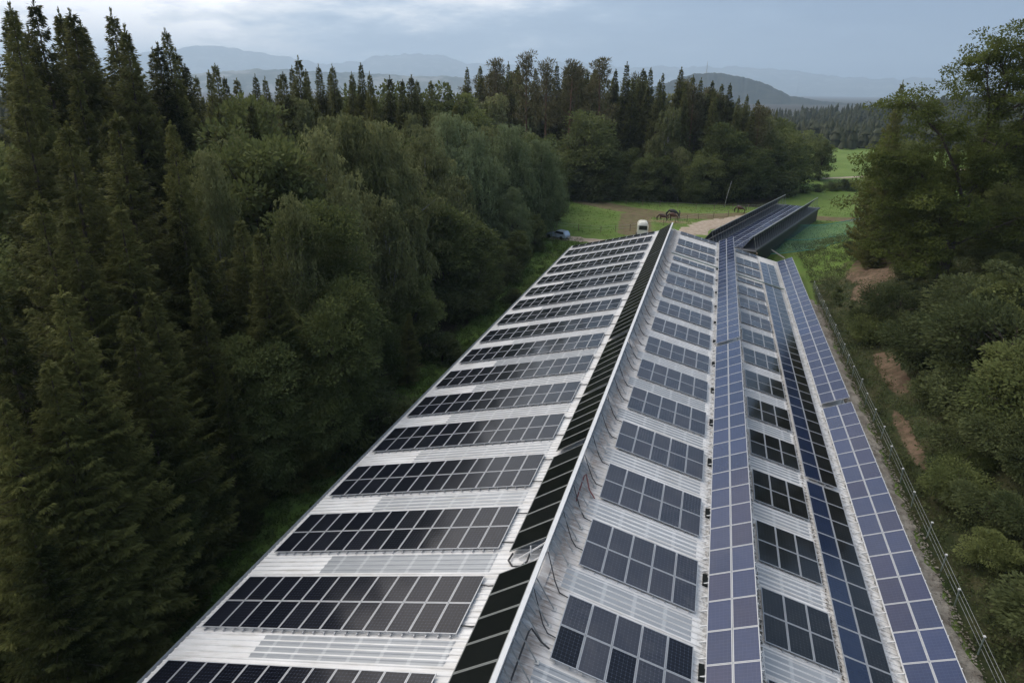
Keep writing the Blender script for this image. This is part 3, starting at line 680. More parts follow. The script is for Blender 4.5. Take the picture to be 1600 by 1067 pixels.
# ------------------------------------------------------------------ the second shed, turned away behind the hall
U = Vector((0.293, 0.956, 0)); W_ = Vector((0.956, -0.293, 0))
S0 = Vector((8.2, 106.2, -6.0)); SROT = math.atan2(-U.x, U.y)
shed = thing('shed', 'low shed with two tall panel racks on its roof behind the hall', 'building', S0, (0, 0, SROT))
SL_ = 50.0; zr = 2.55
b = MB(); b.box((-4.4, 0, zr), (4.4, SL_, zr+.14)); b.build('roof', M['shed_roof'], shed)
for s in (-1, 1):
    b = MB(); b.box((s*3.9-.08, .3, -.6), (s*3.9+.08, SL_-.3, zr)); b.build('wall', M['dark_back'], shed)  # side walls given a dark colour for the shade under the roof
for y in (.3, SL_-.45):
    b = MB(); b.box((-4.06, y, -.6), (4.06, y+.15, zr)); b.build('wall', M['timber'], shed)
def shed_local(name, lab, ty, tz=0):
    return thing(name, lab, 'solar array', S0 + W_*ty[0] + U*ty[1] + Vector((0, 0, tz)), (0, 0, SROT))
t = shed_local('solar_array', 'pale field of solar panels lying between the racks on the shed roof', (-2.25, .8), zr+.25)
for i in range(4):
    for j in range(28): add_panel(t, i*1.1, j*1.72, 1.1, 1.72, 'poly_violet' if i else 'poly')
b = MB()
for i in range(8): b.box((.25+i*.55, -.05, -.1), (.29+i*.55, 48.3, -.01))
b.build('mounting_rails', M['alu'], t)
for lab, xo in (('left panel rack on the shed with grey struts on its back', -3.05), ('right panel rack on the shed with grey struts on its back', 3.35)):
    t = thing('shed_rack', lab, 'solar rack', S0 + W_*xo + Vector((0, 0, zr+.14)), (0, 0, SROT), 'tall panel racks on the shed')
    tl = math.radians(62); n = 36; l = 48.0/n
    for j in range(n):
        pm, fm = panel_meshes(2.5, l, 'thin_film', 'dull_alu'); o = link('solar_panel', pm, t, (-1.25, 1.0+j*l, 0.05), (0, -math.radians(54), 0)); link('frame', fm, o)
    xt, zt = -1.25+2.5*math.cos(math.radians(54)), .05+2.5*math.sin(math.radians(54))
    for j in range(n+1):
        b = MB(); y = 1.0+j*l; b.bar((xt+.05, y, zt-.03), (xt+.55, y, 0.03), .055, .05); b.build('strut', M['galvanised'], t)
    b = MB(); b.box((xt, .6, zt-.04), (xt+.12, 49.6, zt+.06)); b.build('top_rail', M['dull_alu'], t)
    b = MB(); b.box((xt+.5, .6, 0.0), (xt+.8, 49.4, .16)); b.build('base_beam', M['dark_steel'], t)
for (x, y), lab in (((4.2, .4), 'post under the near right corner of the shed roof'),):
    b = MB(); b.box((4.55, -.6, -1.5), (4.8, -.35, zr+.1)); o = b.build('support_post', M['timber']); o.location = S0; o.rotation_euler = (0, 0, SROT); prop(o, lab, 'post')

# ------------------------------------------------------------------ foliage
def quads(P, D, Lf, Wf, r):
    n = len(P); D = D/np.maximum(np.linalg.norm(D, axis=1, keepdims=True), 1e-6)
    X = np.cross(D, np.array([0, 0, 1.0])[None]+r.randn(n, 3)*.55); X /= np.maximum(np.linalg.norm(X, axis=1, keepdims=True), 1e-6)
    Lf = np.broadcast_to(Lf, (n,))[:, None]; Wf = np.broadcast_to(Wf, (n,))[:, None]
    return np.stack([P, P+D*Lf*.5+X*Wf*.5, P+D*Lf, P+D*Lf*.5-X*Wf*.5], 1)
def leaf_mesh(name, V, mat):
    V = V.reshape(-1, 3); return np_mesh(name, V, np.arange(len(V)).reshape(-1, 4), mat)

def make_spruce(H, R, seed, dens, lf, lw, whorl=0.42, bare=0.05, pw=0.85, mat='spruce'):
    r = np.random.RandomState(seed); PP, DD = [], []; TB = []
    z = H*bare
    while z < H*.985:
        f = z/H; nb = r.randint(6, 9) if f < .85 else r.randint(4, 6); a0 = r.rand()*6.28
        for k in range(nb):
            az = a0+6.283*k/nb+r.randn()*.25; L_ = (R*(1-f)**pw+.06)*(0.55+.6*r.rand())
            if f < .18: L_ *= .75+f
            el = math.radians(-16+46*f+r.randn()*6); d = np.array([math.cos(az), math.sin(az), 0]); sd_ = np.array([-math.sin(az), math.cos(az), 0])
            m = max(int(dens*.8)+6, int(dens*(L_**1.25)*(1+.5*f))); t = r.rand(m)**.62; s = (r.rand(m)*2-1); wid = (0.34*L_*(1-t)**.8+.10)
            sag = .16*L_
            C_ = np.array([0, 0, z+r.randn()*.06])[None]+d[None]*(t*L_*math.cos(el))[:, None]+sd_[None]*(s*wid)[:, None]
            C_[:, 2] += t*L_*math.sin(el) - sag*4*t*(1-t)*.6 + .1*L_*t**3 - np.abs(s)*wid*.35 - r.rand(m)*.14
            D_ = d[None]*(.75)+sd_[None]*(np.sign(s)*.7)[:, None]+np.array([0, 0, -.32])[None]+r.randn(m, 3)*.33
            PP.append(C_); DD.append(D_)
            if L_ > 1.0: TB.append((np.array([0, 0, z]), d*math.cos(el)*L_*.8+np.array([0, 0, math.sin(el)*L_*.8-.3*sag])))
        z += whorl*(0.75+.5*r.rand())*(1-.4*f)
    # leader shoot
    m = int(20+dens); t = r.rand(m); PP.append(np.stack([r.randn(m)*.02, r.randn(m)*.02, H*(.955+.04*t)], -1)); DD.append(np.stack([r.randn(m)*.35, r.randn(m)*.35, 1+0*t], -1))
    P = np.concatenate(PP); D = np.concatenate(DD); sc = (.7+.6*r.rand(len(P)))*(1.08-.38*np.clip(P[:, 2]/H, 0, 1)**3)
    V = quads(P, D, lf*sc, lw*sc, r)
    b = MB(); b.tube([(0, 0, -.6), (0, 0, H*.3), (0, 0, H*.97)], [.016*H, .011*H, .012], 7)
    for p0, v in TB[::2]: b.tube([p0, p0+v*.6, p0+v], [.03, .02, .008], 3, cap=False)
    return leaf_mesh('crown', V, M[mat]), b.mesh('trunk', M['bark'], True)

def make_broad(H, R, seed, nc, nl, lf, lw, mat='broadleaf', zc=.56, za=.46, rc=.20, droop=0.3, bk='bark', strands=0, shape=1.0, trunkr=.016, lean=0.0):
    r = np.random.RandomState(seed); PP, DD = [], []; cen = []
    lump = r.randn(5, 3)
    tries = 0
    while len(cen) < nc and tries < nc*30:
        tries += 1
        v = r.randn(3); v /= np.linalg.norm(v); rad = r.rand()**.33
        e = 1+.18*math.sin(3*v[0]+lump[0, 0]*3)+.14*math.sin(4*v[1]+lump[1, 1]*3+2*v[2])
        # narrower towards the top for shape < 1
        top = 1-(1-shape)*max(0, v[2])*rad
        c = np.array([v[0]*R*rad*e*top+lean*(.5+v[2]*.5)*H, v[1]*R*rad*e*top, H*zc+v[2]*H*za*rad])
        if c[2] < H*.05: continue
        if rad < .45: continue
        if any(np.linalg.norm(c-q) < rc*R*.62 for q in cen): continue
        cen.append(c)
    for c in cen:
        rr = rc*R*(.75+.6*r.rand())*1.25
        if strands:
            k = strands; o = r.randn(k, 3); o /= np.linalg.norm(o, axis=1, keepdims=True); o *= rr*(r.rand(k, 1)**.4); o[:, 2] = np.abs(o[:, 2])*.6
            per = max(2, nl//k); t = r.rand(k, per); ln = rr*(.9+1.5*r.rand(k, 1))
            P = c[None, None]+o[:, None]+np.stack([o[:, None, 0]*t*.35, o[:, None, 1]*t*.35, -ln*t*t*.9+.1*t], -1)+r.randn(k, per, 3)*.05
            P = P.reshape(-1, 3); D = np.array([0, 0, -1.0])[None]+r.randn(len(P), 3)*.45
        else:
            u = r.randn(nl, 3); u /= np.linalg.norm(u, axis=1, keepdims=True); q = r.rand(nl, 1)**.4
            P = c[None]+u*q*rr*np.array([1.15, 1.15, .72]); out = (c-np.array([0, 0, H*zc])); out = out/max(np.linalg.norm(out), .1)
            D = u*.8+out[None]*.6+np.array([0, 0, -droop])[None]+r.randn(nl, 3)*.45
        PP.append(P); DD.append(D)
    P = np.concatenate(PP); D = np.concatenate(DD); sc = .65+.7*r.rand(len(P))
    V = quads(P, D, lf*sc, lw*sc, r)
    b = MB(); zt = H*(zc+za*.45)
    b.tube([(0, 0, -.5), (lean*H*.1, 0, H*.25), (lean*H*.4, .1, H*.5), (lean*H*.8, 0, zt)], [trunkr*H*1.2, trunkr*H*.9, trunkr*H*.6, .02], 7)
    for c in cen[::max(1, len(cen)//16)]:
        z0 = min(max(c[2]*.55, H*.12), zt*.9); p0 = np.array([lean*z0*.7, 0, z0]); mid = p0+(c-p0)*.55+np.array([0, 0, .06*H*.5]); b.tube([p0, mid, c], [trunkr*H*.42, trunkr*H*.25, .015], 5, cap=False)
    return leaf_mesh('crown', V, M[mat]), b.mesh('trunk', M[bk], True)

def make_pine(H, R, seed, nc, nl, lf, lw):
    r = np.random.RandomState(seed); PP, DD = [], []; b = MB(); w = r.randn(2)*.3
    b.tube([(0, 0, -.5), (w[0]*.3, w[1]*.3, H*.4), (w[0], w[1], H*.75), (w[0]*1.2, w[1]*1.2, H*.98)], [.013*H, .010*H, .006*H, .02], 7)
    for k in range(nc):
        f = .52+.48*(k+r.rand())/nc; az = r.rand()*6.28; L_ = R*(1.15-f)*1.9*(.45+.6*r.rand()); c = np.array([w[0]+math.cos(az)*L_, w[1]+math.sin(az)*L_, H*f+.1*L_])
        rr = .42*R*(.6+.5*r.rand()); u = r.randn(nl, 3); u /= np.linalg.norm(u, axis=1, keepdims=True)
        PP.append(c[None]+u*rr*(r.rand(nl, 1)**.5)*np.array([1.1, 1.1, .5])); DD.append(u+np.array([0, 0, .5])+r.randn(nl, 3)*.3)
        b.tube([(w[0], w[1], H*f-.35*L_), c], [.05, .02], 4, cap=False)
    P = np.concatenate(PP); D = np.concatenate(DD); sc = .7+.6*r.rand(len(P))
    return leaf_mesh('crown', quads(P, D, lf*sc, lw*sc, r), M['pine']), b.mesh('trunk', M['pine_bark'], True)

# prototypes: (crown mesh, trunk mesh, nominal height) near / mid / far
PR = {}
PR['s0'] = [(*make_spruce(H, R, 20+i, 62, .23, .055), H) for i, (H, R) in enumerate([(17, 3.3), (15, 3.5), (20, 3.6), (16, 2.9)])]
PR['s1'] = [(*make_spruce(H, R, 30+i, 36, .38, .095, .50, pw=.95), H) for i, (H, R) in enumerate([(24, 5.2), (26, 4.8), (22, 5.2)])]
PR['s2'] = [(*make_spruce(H, R, 40+i, 16, .62, .20, .70, .12, pw=.95), H) for i, (H, R) in enumerate([(30, 5.6), (31, 5.0), (28, 6.0)])]
PR['d0'] = [(*make_broad(12, R, 50+i, 120, 330, .19, .10, zc=.50, za=.48, rc=.21), 12) for i, R in enumerate([3.4, 3.9, 3.1])]
PR['d1'] = [(*make_broad(14, R, 60+i, 110, 170, .34, .19, zc=.50, za=.48, rc=.21), 14) for i, R in enumerate([4.0, 4.4])]
PR['d2'] = [(*make_broad(15, R, 70+i, 75, 150, .46, .27, zc=.48, za=.48, rc=.24), 15) for i, R in enumerate([4.6, 4.0, 5.0])]
PR['b0'] = [(*make_broad(18, 2.9, 80+i, 110, 300, .20, .09, 'birch', .56, .43, .27, bk='birch_bark', strands=22, shape=.45, trunkr=.009), 18) for i in range(2)]
PR['b1'] = [(*make_broad(20, 3.1, 84+i, 100, 160, .34, .16, 'birch', .56, .43, .28, bk='birch_bark', strands=14, shape=.45, trunkr=.009), 20) for i in range(2)]
PR['b2'] = [(*make_broad(20, 3.2, 88+i, 70, 130, .45, .22, 'birch', .58, .41, .30, bk='birch_bark', strands=9, shape=.5, trunkr=.009), 20) for i in range(2)]
PR['w1'] = [(*make_broad(22, 5.4, 92+i, 190, 240, .34, .13, 'willow', .50, .49, .19, strands=18, shape=.62), 22) for i in range(3)]
PR['v1'] = [(*make_broad(22, 4.8, 192+i, 200, 240, .32, .13, 'birch', .50, .49, .18, bk='birch_bark', strands=18, shape=.5), 22) for i in range(3)]
PR['p0'] = [(*make_pine(22, 3.4, 96, 60, 260, .32, .06), 22)]
PR['p2'] = [(*make_pine(30, 3.6, 97+i, 42, 70, .8, .2), 30) for i in range(2)]
PR['h0'] = [(*make_broad(4.2, 2.2+.25*i, 100+i, 24, 360, .24, .11, ('shrub', 'broadleaf', 'shrub', 'shrub', 'broadleaf')[i], .52, .48, .27, .0, trunkr=.02), 4.2) for i in range(5)]
PR['h2'] = [(*make_broad(5.5, 4.0, 106+i, 40, 90, .42, .26, 'shrub', .45, .5, .26, .0, trunkr=.02), 5.5) for i in range(3)]

TREES = "s,-44.15,40,32.32;s,-49.65,47,34.01;s,-52.35,52,33.88;s,-56.71,58,33.61;s,-51.21,56,34.06;s,-55.56,64,32.11;s,-49.95,62,32.82;s,-63.53,66,34.12;s,-65.62,72,31.92;s,-63.18,74,31.67;s,-64.12,60,33.06;s,-60.14,54,33.08;s,-63.83,84,29.38;s,-64.55,88,30.23;s,-67.39,100,27.95;s,-67.83,96,27.67;s,-63.99,104,28.96;s,-58.02,98,30.8;s,-72.13,112,26.98;s,-60.8,108,29.06;s,-66.51,120,27.59;s,-59.74,112,28.92;s,-53.49,110,29.2;d,-58.58,125,26.28;s,-49.74,112,27.13;s,-49.05,118,27.23;s,-50.35,125,26.35;s,-50.01,130,26.19;s,-67.54,130,26.28;d,-49.51,135,25.66;d,-47.98,140,24.98;s,-73,92,28.27;s,-73.85,125,26.74;s,-70.39,62,35.49;s,-72.03,68,35.01;s,-49.05,50,33.32;s,-56.68,60,32.68;s,-46.39,52,32.32;s,-50.44,60,31.4;s,-55.97,70,31.43;s,-61.83,78,29.98;s,-66.65,92,28.31;s,-64.23,98,27.74;s,-58.53,94,28.78;s,-60.21,104,28.49;s,-60.71,118,27.59;s,-49.73,106,28.03;s,-46.2,108,26.77;s,-49.31,138,25.94;s,-32.1,36,25.78;s,-29.52,38,25.27;s,-45.11,62,25.42;b,-53.29,80,27.3;b,-55.87,95,27.03;d,-37.34,56,24.44;b,-33.34,46,23.41;d,-34.25,54,23.38;s,-52.15,66,26.3;s,-49.68,58,26.97;s,-43.41,44,28.39;s,-36.1,33,26.7;s,-31.42,31,25.41;b,-37.58,72,26.54;v,-32.2,58,24.25;v,-31.74,66,25.28;v,-32.49,72,24.59;v,-32.24,84,23.47;w,-33.29,98,23.48;w,-30.68,104,20.1;w,-28.3,112,21.19;w,-24.37,117,18.19;w,-36.28,112,20.5;d,-38.6,92,21.96;b,-25.31,44,20.4;d,-25.71,47,19.35;d,-24.19,84,11.86;b,-25.19,60,18.87;b,-24.89,66,16.78;d,-26.74,78,15.5;w,-25.07,103,11.75;b,-26.54,55,20.25;s,-23.22,20.5,20.35;s,-22.2,21.5,19.05;s,-26.09,27,21.3;s,-22.33,25.5,16.78;s,-24.43,29,16.8;s,-23.24,32,17.39;s,-21.68,30,11.79;s,-22.5,37,18.81;s,-26.75,40,18.74;s,-20.99,17.5,15.63;d,-22.44,24.5,8.41;d,-22.3,21.5,2.48;d,-21.72,42,14.97;s,-22.22,38,15.01;d,-23.25,51,9.75;d,-22.94,35,12.25;s,-28.61,37,20.82;s,-27.77,31,20.93;s,-28.38,27,22.15;d,-23.96,62,9.93;d,-22.29,39.5,9.8;d,-23.27,28.5,7.55;s,-22.4,22.5,15.31;s,-21.18,19.5,16.62;s,-20.23,18.5,11.17;s,-19.52,16,11.67;d,-24.55,74,5.36;d,-23.17,108,6.64;d,-23.66,92,4.04;d,-21.39,108,1.41;h,-20.1,43.5,5.89;h,-20.58,62,3.27;h,-19.31,84,2.24;s,-62.57,185,30.21;s,-59.33,190,30.7;p,-53.3,185,31.99;s,-55.15,200,32.22;p,-43.84,180,33.17;p,-38.24,178,31.14;s,-38.78,195,31.74;p,-32.35,178,31.45;s,-29.95,190,29.86;p,-24.03,182,31.91;s,-19.25,186,31.77;s,-16.23,192,30.29;s,-13.38,188,30.49;s,-9.16,185,29.08;s,-5.91,186,30.46;s,-3.34,192,28.81;s,-0.75,188,28.15;s,1.77,190,27.6;s,5,192,26.73;s,7.26,188,27.02;s,10.72,196,24.34;s,13.5,198,23.11;s,16.77,202,21.67;d,21.05,205,19.23;s,19.92,215,20.3;s,-29.16,198,31.06;s,-24.78,202,30.53;s,-47.67,205,30.52;s,-53.51,205,31.19;s,-35.54,206,30.6;b,-53.33,165,23.27;s,-47.7,158,21.99;b,-49.19,170,24.8;s,-30.26,184,28.16;s,-50.4,188,28.09;s,-16.88,182,28.22;s,-10.51,182,27.53;s,-3.42,180,27.12;s,3.5,182,25.46;s,8.93,184,24.06;s,12.37,186,21.12;d,-25.8,170,20.88;b,-22.84,168,18.66;b,-7.08,176,21.98;d,6.81,176,18.77;b,-2.71,170,13.15;d,14.77,180,12.44;d,10.72,174,13.9;d,-29.04,164,11.96;d,-18.11,165,11.67;d,-10.77,167,11.05;d,2.95,172,11.88;d,18.69,188,14.34;d,22.83,196,16.38;d,-27.21,168,12.63;d,-15.02,170,12.45;d,-6.39,168,11.13;d,0.26,168,10.79;d,32.74,235,14.09;d,35.96,228,12.51;d,27.48,215,13.02;h,-31.75,164,8.73;h,-28.49,166,7.76;h,-23.41,166,7.37;h,-19.79,168,6.71;h,-16.08,169,7.38;h,-12.26,170,6.53;h,-7.72,171,6.32;h,-3.19,172,6.11;h,1.33,173,5.9;h,5.77,175,6.18;h,10.27,178,6.37;h,14.6,182,6.45;h,18.88,187,7.07;h,28.99,196,1.64;h,32.55,200,2;h,36.2,204,2.37;h,39.6,206,2.99;h,42.52,206,2.78;h,22.73,196,6.34;s,-2.03,203.44,24.14;s,0.52,209.53,25.83;p,-61.82,211.23,28.68;p,-58.26,196.66,29.18;b,-50.95,197.43,27.69;b,2.59,190.47,25.86;p,-65.29,189.55,24.55;p,16.66,207.66,20.32;p,16.22,194.1,19.17;b,16.44,191.09,20.28;p,-34.1,194.37,30.13;s,-36.37,193.39,27.72;p,-5.22,202.69,27.52;b,-25.89,208.92,29.23;s,-52.06,199.23,30.14;b,-38.08,212.58,29.62;s,-15.75,196.25,29.52;s,-12.43,205.82,25.24;p,14.38,207.16,18.38;b,10.59,200.35,22.63;p,-0.99,189.03,24.1;p,14.36,187.03,21.54;p,-35.19,200.36,30.35;p,-20.38,211.88,28.96;p,2.87,194.57,24.03;b,-57.77,213.91,31.24;p,-1.71,186.89,25.87;s,-29.62,198.76,30.36;p,-39.49,208.45,30.48;b,1.62,203.65,26.19;p,-62.31,196.44,27.74;b,19.81,198.69,16.46;p,-7.34,212.88,26.9;b,-30.35,194.15,29.98;b,-21.29,209.02,29.52;p,-54.83,210.3,29.46;s,2.56,187.77,25.09;p,-36.4,207.27,28.22;p,-46.23,209.39,27.61;s,-39.86,212.79,30.69;p,0.6,199.28,25.52;p,4.31,198.96,23.68;b,-9.92,195.74,25.77;b,6.59,195.8,22.15;p,16.85,213.33,18.88;p,-33.34,191.56,27.4;s,26.28,100,22.8;s,26.32,96,18.22;s,27.73,102,13.72;d,29.76,104,14.26;d,31.18,100,11.09;s,30.89,104,13.73;s,33.43,98,13.64;s,37.47,100,15.74;d,38.92,96,13.9;s,34.97,92,11.64;s,34.04,106,12.14;d,37.02,88,9.05;b,-43.71,118.37,22.68;s,-50.88,97.71,22.25;s,-47.21,69.51,25.54;d,-22.23,96.84,6.68;s,-44.17,94.1,25.69;b,-36.03,123.87,19.72;d,-64.64,143.84,23.04;b,-34.28,146.03,16.79;b,-29.3,91.8,16.58;s,-39.38,147.74,17.83;d,-56.33,45.43,22.79;d,-30.63,148.39,15.65;b,-44.86,98.86,21.99;d,-30.94,115.5,17.27;s,-38.14,48.74,23.49;s,-44.2,113.28,22.83;s,-41.97,133.86,20.51;b,-34.81,61.51,19.76;s,-36.65,106.03,23.5;d,-42.14,74.89,23.32;d,-40.46,28.11,21.68;d,-50.84,39.12,25.4;d,-27.76,127.26,17.01;s,-32.27,21.58,17.02;b,-52.05,88.84,22.09;s,-34.04,141.15,17.4;s,-45.72,85.9,24.7;s,-47.67,42.6,22.09;b,-47.98,146.07,20.52;d,-40.61,128.63,20.83;s,-25.39,132.77,12.41;s,-36.22,39.86,25.13;s,-44.27,47.92,22.27;s,-29.93,18.15,17.33;s,-31.44,124,16.49;s,-25.28,15.49,13.65;s,-54.88,141.15,22.43;d,-37.94,137.76,18.62;b,-57.39,147.47,22.31;s,-44,79.69,23.68;d,-49.98,74.56,26.59;b,-40.79,58.24,24.51;b,-29.89,139.8,15.23;b,-42.35,105.19,23.59;s,-28.35,50,17.37;b,-41.15,67.26,23.14;d,-64.01,126.19,23.76;d,-64,139.07,23.28;s,-58.24,37.48,24.2;d,-22.49,79.13,8.34;s,-59.91,135.23,21.37;b,-55.61,40.06,21.44;s,-39.74,40.69,24.66;s,-21.76,55.79,7.35;s,-56.8,85.45,23.44;d,-45.96,125.4,22.78;b,-36.92,132.22,18.95;s,-36.58,25.99,22.67;b,-36.05,101.38,24.06;d,-29.49,134.11,16.97;h,25.73,107.88,1.39;h,25.21,49.62,3.73;h,31.21,86.05,1.71;h,36.9,85.38,2.62;h,25.26,65.6,3.01;h,22.32,39.26,2.48;h,25.4,45.26,3.38;h,25.2,61.82,4.2;h,37.92,69.02,1.44;h,29.25,58.22,4.26;h,35.81,104.31,2.16;h,26.6,67.73,1.99;h,39.01,106.27,1.78;h,32.1,65.02,5.27;h,44.28,89.3,1.17;h,26.37,111.77,0.75;h,39.87,78.07,2.63;h,37.29,80.17,2.56;h,34.21,81.52,2.35;h,53.7,109.59,1.37;h,46.04,95.94,1.66;h,30,78.6,1.01;h,37.82,65.36,1.51;h,44.76,97.99,0.94;h,23.81,36.92,2.35;h,27.61,54.54,6;h,47.49,102.08,1.33;h,30.81,48.78,5;h,24.9,52.37,3.53;h,25.29,57.98,1.59;h,21.56,32.14,1.11;h,41.7,75.15,1.24;h,24.88,73.87,3.94;h,33.49,56.29,5.77;h,30.55,81.39,1.03;h,36.71,75.82,1.74;h,27.96,73.5,1.78;h,40.68,83.19,2.59;h,32.18,60.72,2.16;h,51.25,110.97,1.34;h,33.15,110.52,1.39;h,51.04,96.56,1.4;h,39.96,85.67,0.92;h,49.02,97.99,2.35;h,22.69,44.55,1.83;h,43.51,80.45,1.46;h,26.38,78.6,1.09;h,28.7,70.67,1.1;h,27.43,43.37,3.59;h,22.09,76.74,1.13;h,26.98,63.6,4.54;h,48.2,104.99,2.3;h,39.09,89.93,2.76;h,46.07,91.06,1.97;h,51.81,108.09,2.54;h,33.98,89.07,2.42;h,33.79,62.82,3.14;h,41.93,90,2.63;h,32.88,70.1,1.06;h,44.91,111.72,1.94;h,35.24,67,1.19;h,32.37,72.35,2.31;h,25.58,38.63,1.75;h,29.7,61.16,4.81;h,28.65,84.92,1.21;h,40.16,110.76,1.73;h,34.58,86.71,1.16;h,49.72,94.65,2.41;h,31.69,83.47,0.9;h,30.06,46.41,4.41;h,47.11,88.61,1.74;h,41.56,93.89,2.75;h,31.08,53.16,4.17;h,47.73,109.78,1.26;h,27.6,49.49,4.84;h,31,67.12,2.43;h,38.79,92.27,1.88;h,25.12,42.14,2.4;h,24.44,77.29,0.66;h,31.87,75.16,1.58;h,26.82,104.71,1.43;h,29.19,110.27,1.61;h,48.26,107.52,2.75;h,48.88,91.46,1.75;h,37.11,111.59,1.38;h,25.26,34.16,1.63;h,32.8,94.63,1.66;h,51.02,101.36,2.34;h,34.36,78.41,2.28;h,27.96,40.32,3.45;h,22.14,29.71,3.39;h,28.81,76.43,1.3;h,28.64,65.67,4.95;h,38.91,73.01,1.37;h,42.81,84.18,1.45;h,23.64,55.31,2.48;h,36.01,95.51,1.82;h,51.58,103.95,2.58;h,30.96,106.46,1.62;h,36.39,62.53,2.38;h,54.4,107.11,1.41;h,37.06,82.74,1.79;h,57.49,110.21,1.18;h,35.06,73.11,1.38;h,21.63,35.71,1.96;h,40.11,70.07,1.21;h,36.96,107.6,1.94;h,43.86,93.11,2.39;h,24.82,70.15,2.63;h,45.39,83.24,1.24;h,36.31,102.05,2.37;h,39.62,80.99,2.53;h,55.7,111.78,2.27;h,40.77,87.95,1.03;h,22.68,79.77,0.96;h,34.49,59.79,4.38;h,25.49,81.14,0.75;h,43.19,86.73,2.07;h,21.95,26.05,1.45;h,51.11,98.94,0.93;h,34.83,100.17,1.26;h,26.85,47.2,5.16;h,34.39,84.04,1.87;h,39.04,75.48,2.62;h,50.36,106.22,1.43;h,30.78,56.25,4.75;h,43.61,78.02,2.17;h,22.24,74.16,2.38;h,43.63,95.83,2.75;h,28.36,107.32,1.02;h,21.88,90.15,0.62;h,45.67,86.58,1.1;h,33.91,108.3,1.6;h,55.15,104.71,1.96;h,23.53,47.54,2.75;h,31.31,108.88,1.32;h,33.72,103.03,2.51;h,27.9,87.1,1.95;h,21.73,42.2,2.6;h,31.6,58.4,5.53;h,35.55,70.28,1.04;h,22.03,82.09,0.47;h,27.1,82.8,1.03;h,21.34,87.38,0.93;h,47.02,93.74,2.03;h,46.8,99.83,1.26;h,29.91,63.69,4.31;h,53.31,102.32,1.74;h,21.35,84.73,0.45;h,22.33,71.39,2.74"
KN = dict(s=('spruce_tree', 'tree'), p=('pine_tree', 'tree'), b=('birch_tree', 'tree'), w=('willow_tree', 'tree'), v=('birch_tree', 'tree'), d=('broadleaf_tree', 'tree'), h=('shrub', 'shrub'))
def tree_label(k, x, y, h, n):
    kindn = dict(s='spruce', p='pine', b='birch', v='birch', w='willow', d='broadleaf tree', h='shrub')[k]
    look = dict(s='dark', p='pale tipped', b='slender yellowish', v='spreading yellowish', w='broad grey green', d='rounded green', h='leafy')[k]
    if x < -17.5 and y < 150:
        size = 'low' if h < 7 else ('small' if h < 12 else ('middling' if h < 18 else ('tall' if h < 25 else 'towering')))
        along = 'the near hall end' if y < 30 else ('the near hall half' if y < 52 else ('the hall middle' if y < 78 else ('the far hall end' if y < 104 else 'the horse meadow')))
        row = 'front row' if x > -26 else ('second rank' if x > -36 else 'back')
        return '%s %s %s, %s of left forest by %s' % (size, look.split()[0] if k != 'h' else 'leafy', kindn, row, along), 'trees of the left forest'
    if x > 18 and y < 135:
        if k == 'h':
            size = 'low' if h < 2.4 else ('middling' if h < 3.4 else 'large')
            across = 'by the wire fence' if x < 25 else ('half way up the bank' if x < 36 else 'high on the bank')
            return '%s leafy shrub %s %s' % (size, across, 'near the camera' if y < 40 else ('by the hall middle' if y < 70 else 'by the far hall end')), 'shrubs on the right bank'
        return '%s %s on the right rise %s' % ('tall' if h > 17 else 'low', kindn, 'behind the big open tree' if y > 84 else 'before the big open tree'), 'trees on the right rise'
    part = 'left' if x < -12 else ('middle' if x < 8 else 'right')
    if k == 'h':
        if y > 190: return 'low bush in the hedge before the bright meadow', 'hedge bushes before the bright meadow'
        return 'bush along the wood edge behind the horse meadow, %s part' % part, 'bushes behind the horse meadow'
    if k == 'p': return 'pine with bare reddish trunk behind the horse meadow, %s part' % part, 'pines behind the meadow'
    if k == 's': return '%s dark spruce behind the horse meadow, %s part' % ('very tall' if h > 28 else 'tall', part), 'spruces behind the horse meadow'
    if x > 25: return 'round broadleaf tree at the wood end by the bright meadow', 'round trees by the bright meadow'
    return '%s %s behind the horse meadow, %s part' % (look.split()[0], kindn, part), 'leafy trees behind the horse meadow'
LABS = {}; TT = []
ORD2 = ['leftmost', 'second from left', 'third from left', 'fourth from left', 'fifth from left', 'sixth from left', 'seventh from left', 'eighth from left', 'ninth from left', 'tenth from left', 'eleventh from left', 'twelfth from left', 'thirteenth from left', 'fourteenth from left', 'fifteenth from left']
tr = random.Random(3)
for i, s in enumerate(TREES.split(';')):
    k, x, y, h = s.split(','); x, y, h = float(x), float(y), float(h)
    d = math.hypot(x-5, y)
    lod = 0 if d < 62 else (1 if d < 140 else 2)
    key = {'s': 's%d' % lod, 'd': 'd%d' % lod, 'b': 'b%d' % lod, 'w': 'w1', 'v': 'v1', 'p': 'p0' if lod < 2 else 'p2', 'h': 'h0' if d < 110 else 'h2'}[k]
    if k == 'd' and h < 5.5: key = 'h0' if lod < 2 else 'h2'
    cm, tm, H0 = tr.choice(PR[key]); f = h/H0
    g = gz(x, y); wide = tr.uniform(.9, 1.15)
    if k == 's': wide *= (min(1.25, max(.8, (h*.13+1.5)/(h*.16+.6))) if h < 24 else .95)*(.8 if tr.random() < .3 else 1.06)
    if k == 'h': wide *= 1.15
    if k in 'db' and h > 17 and lod < 2: wide *= .85
    if k == 's' and x > 18 and y < 130: wide *= .6
    lab, grp = tree_label(k, x, y, h, i)
    LABS.setdefault(lab, []).append((math.atan2(x-CAMLOC.x, y), len(TT)))
    t = thing(KN[k][0], lab, KN[k][1], (x, y, g), (tr.gauss(0, .02), tr.gauss(0, .02), tr.random()*6.28), grp)
    t.scale = (f*wide, f*wide, f); TT.append(t)
    link('crown', cm, t); link('trunk' if k != 'h' else 'stems', tm, t)

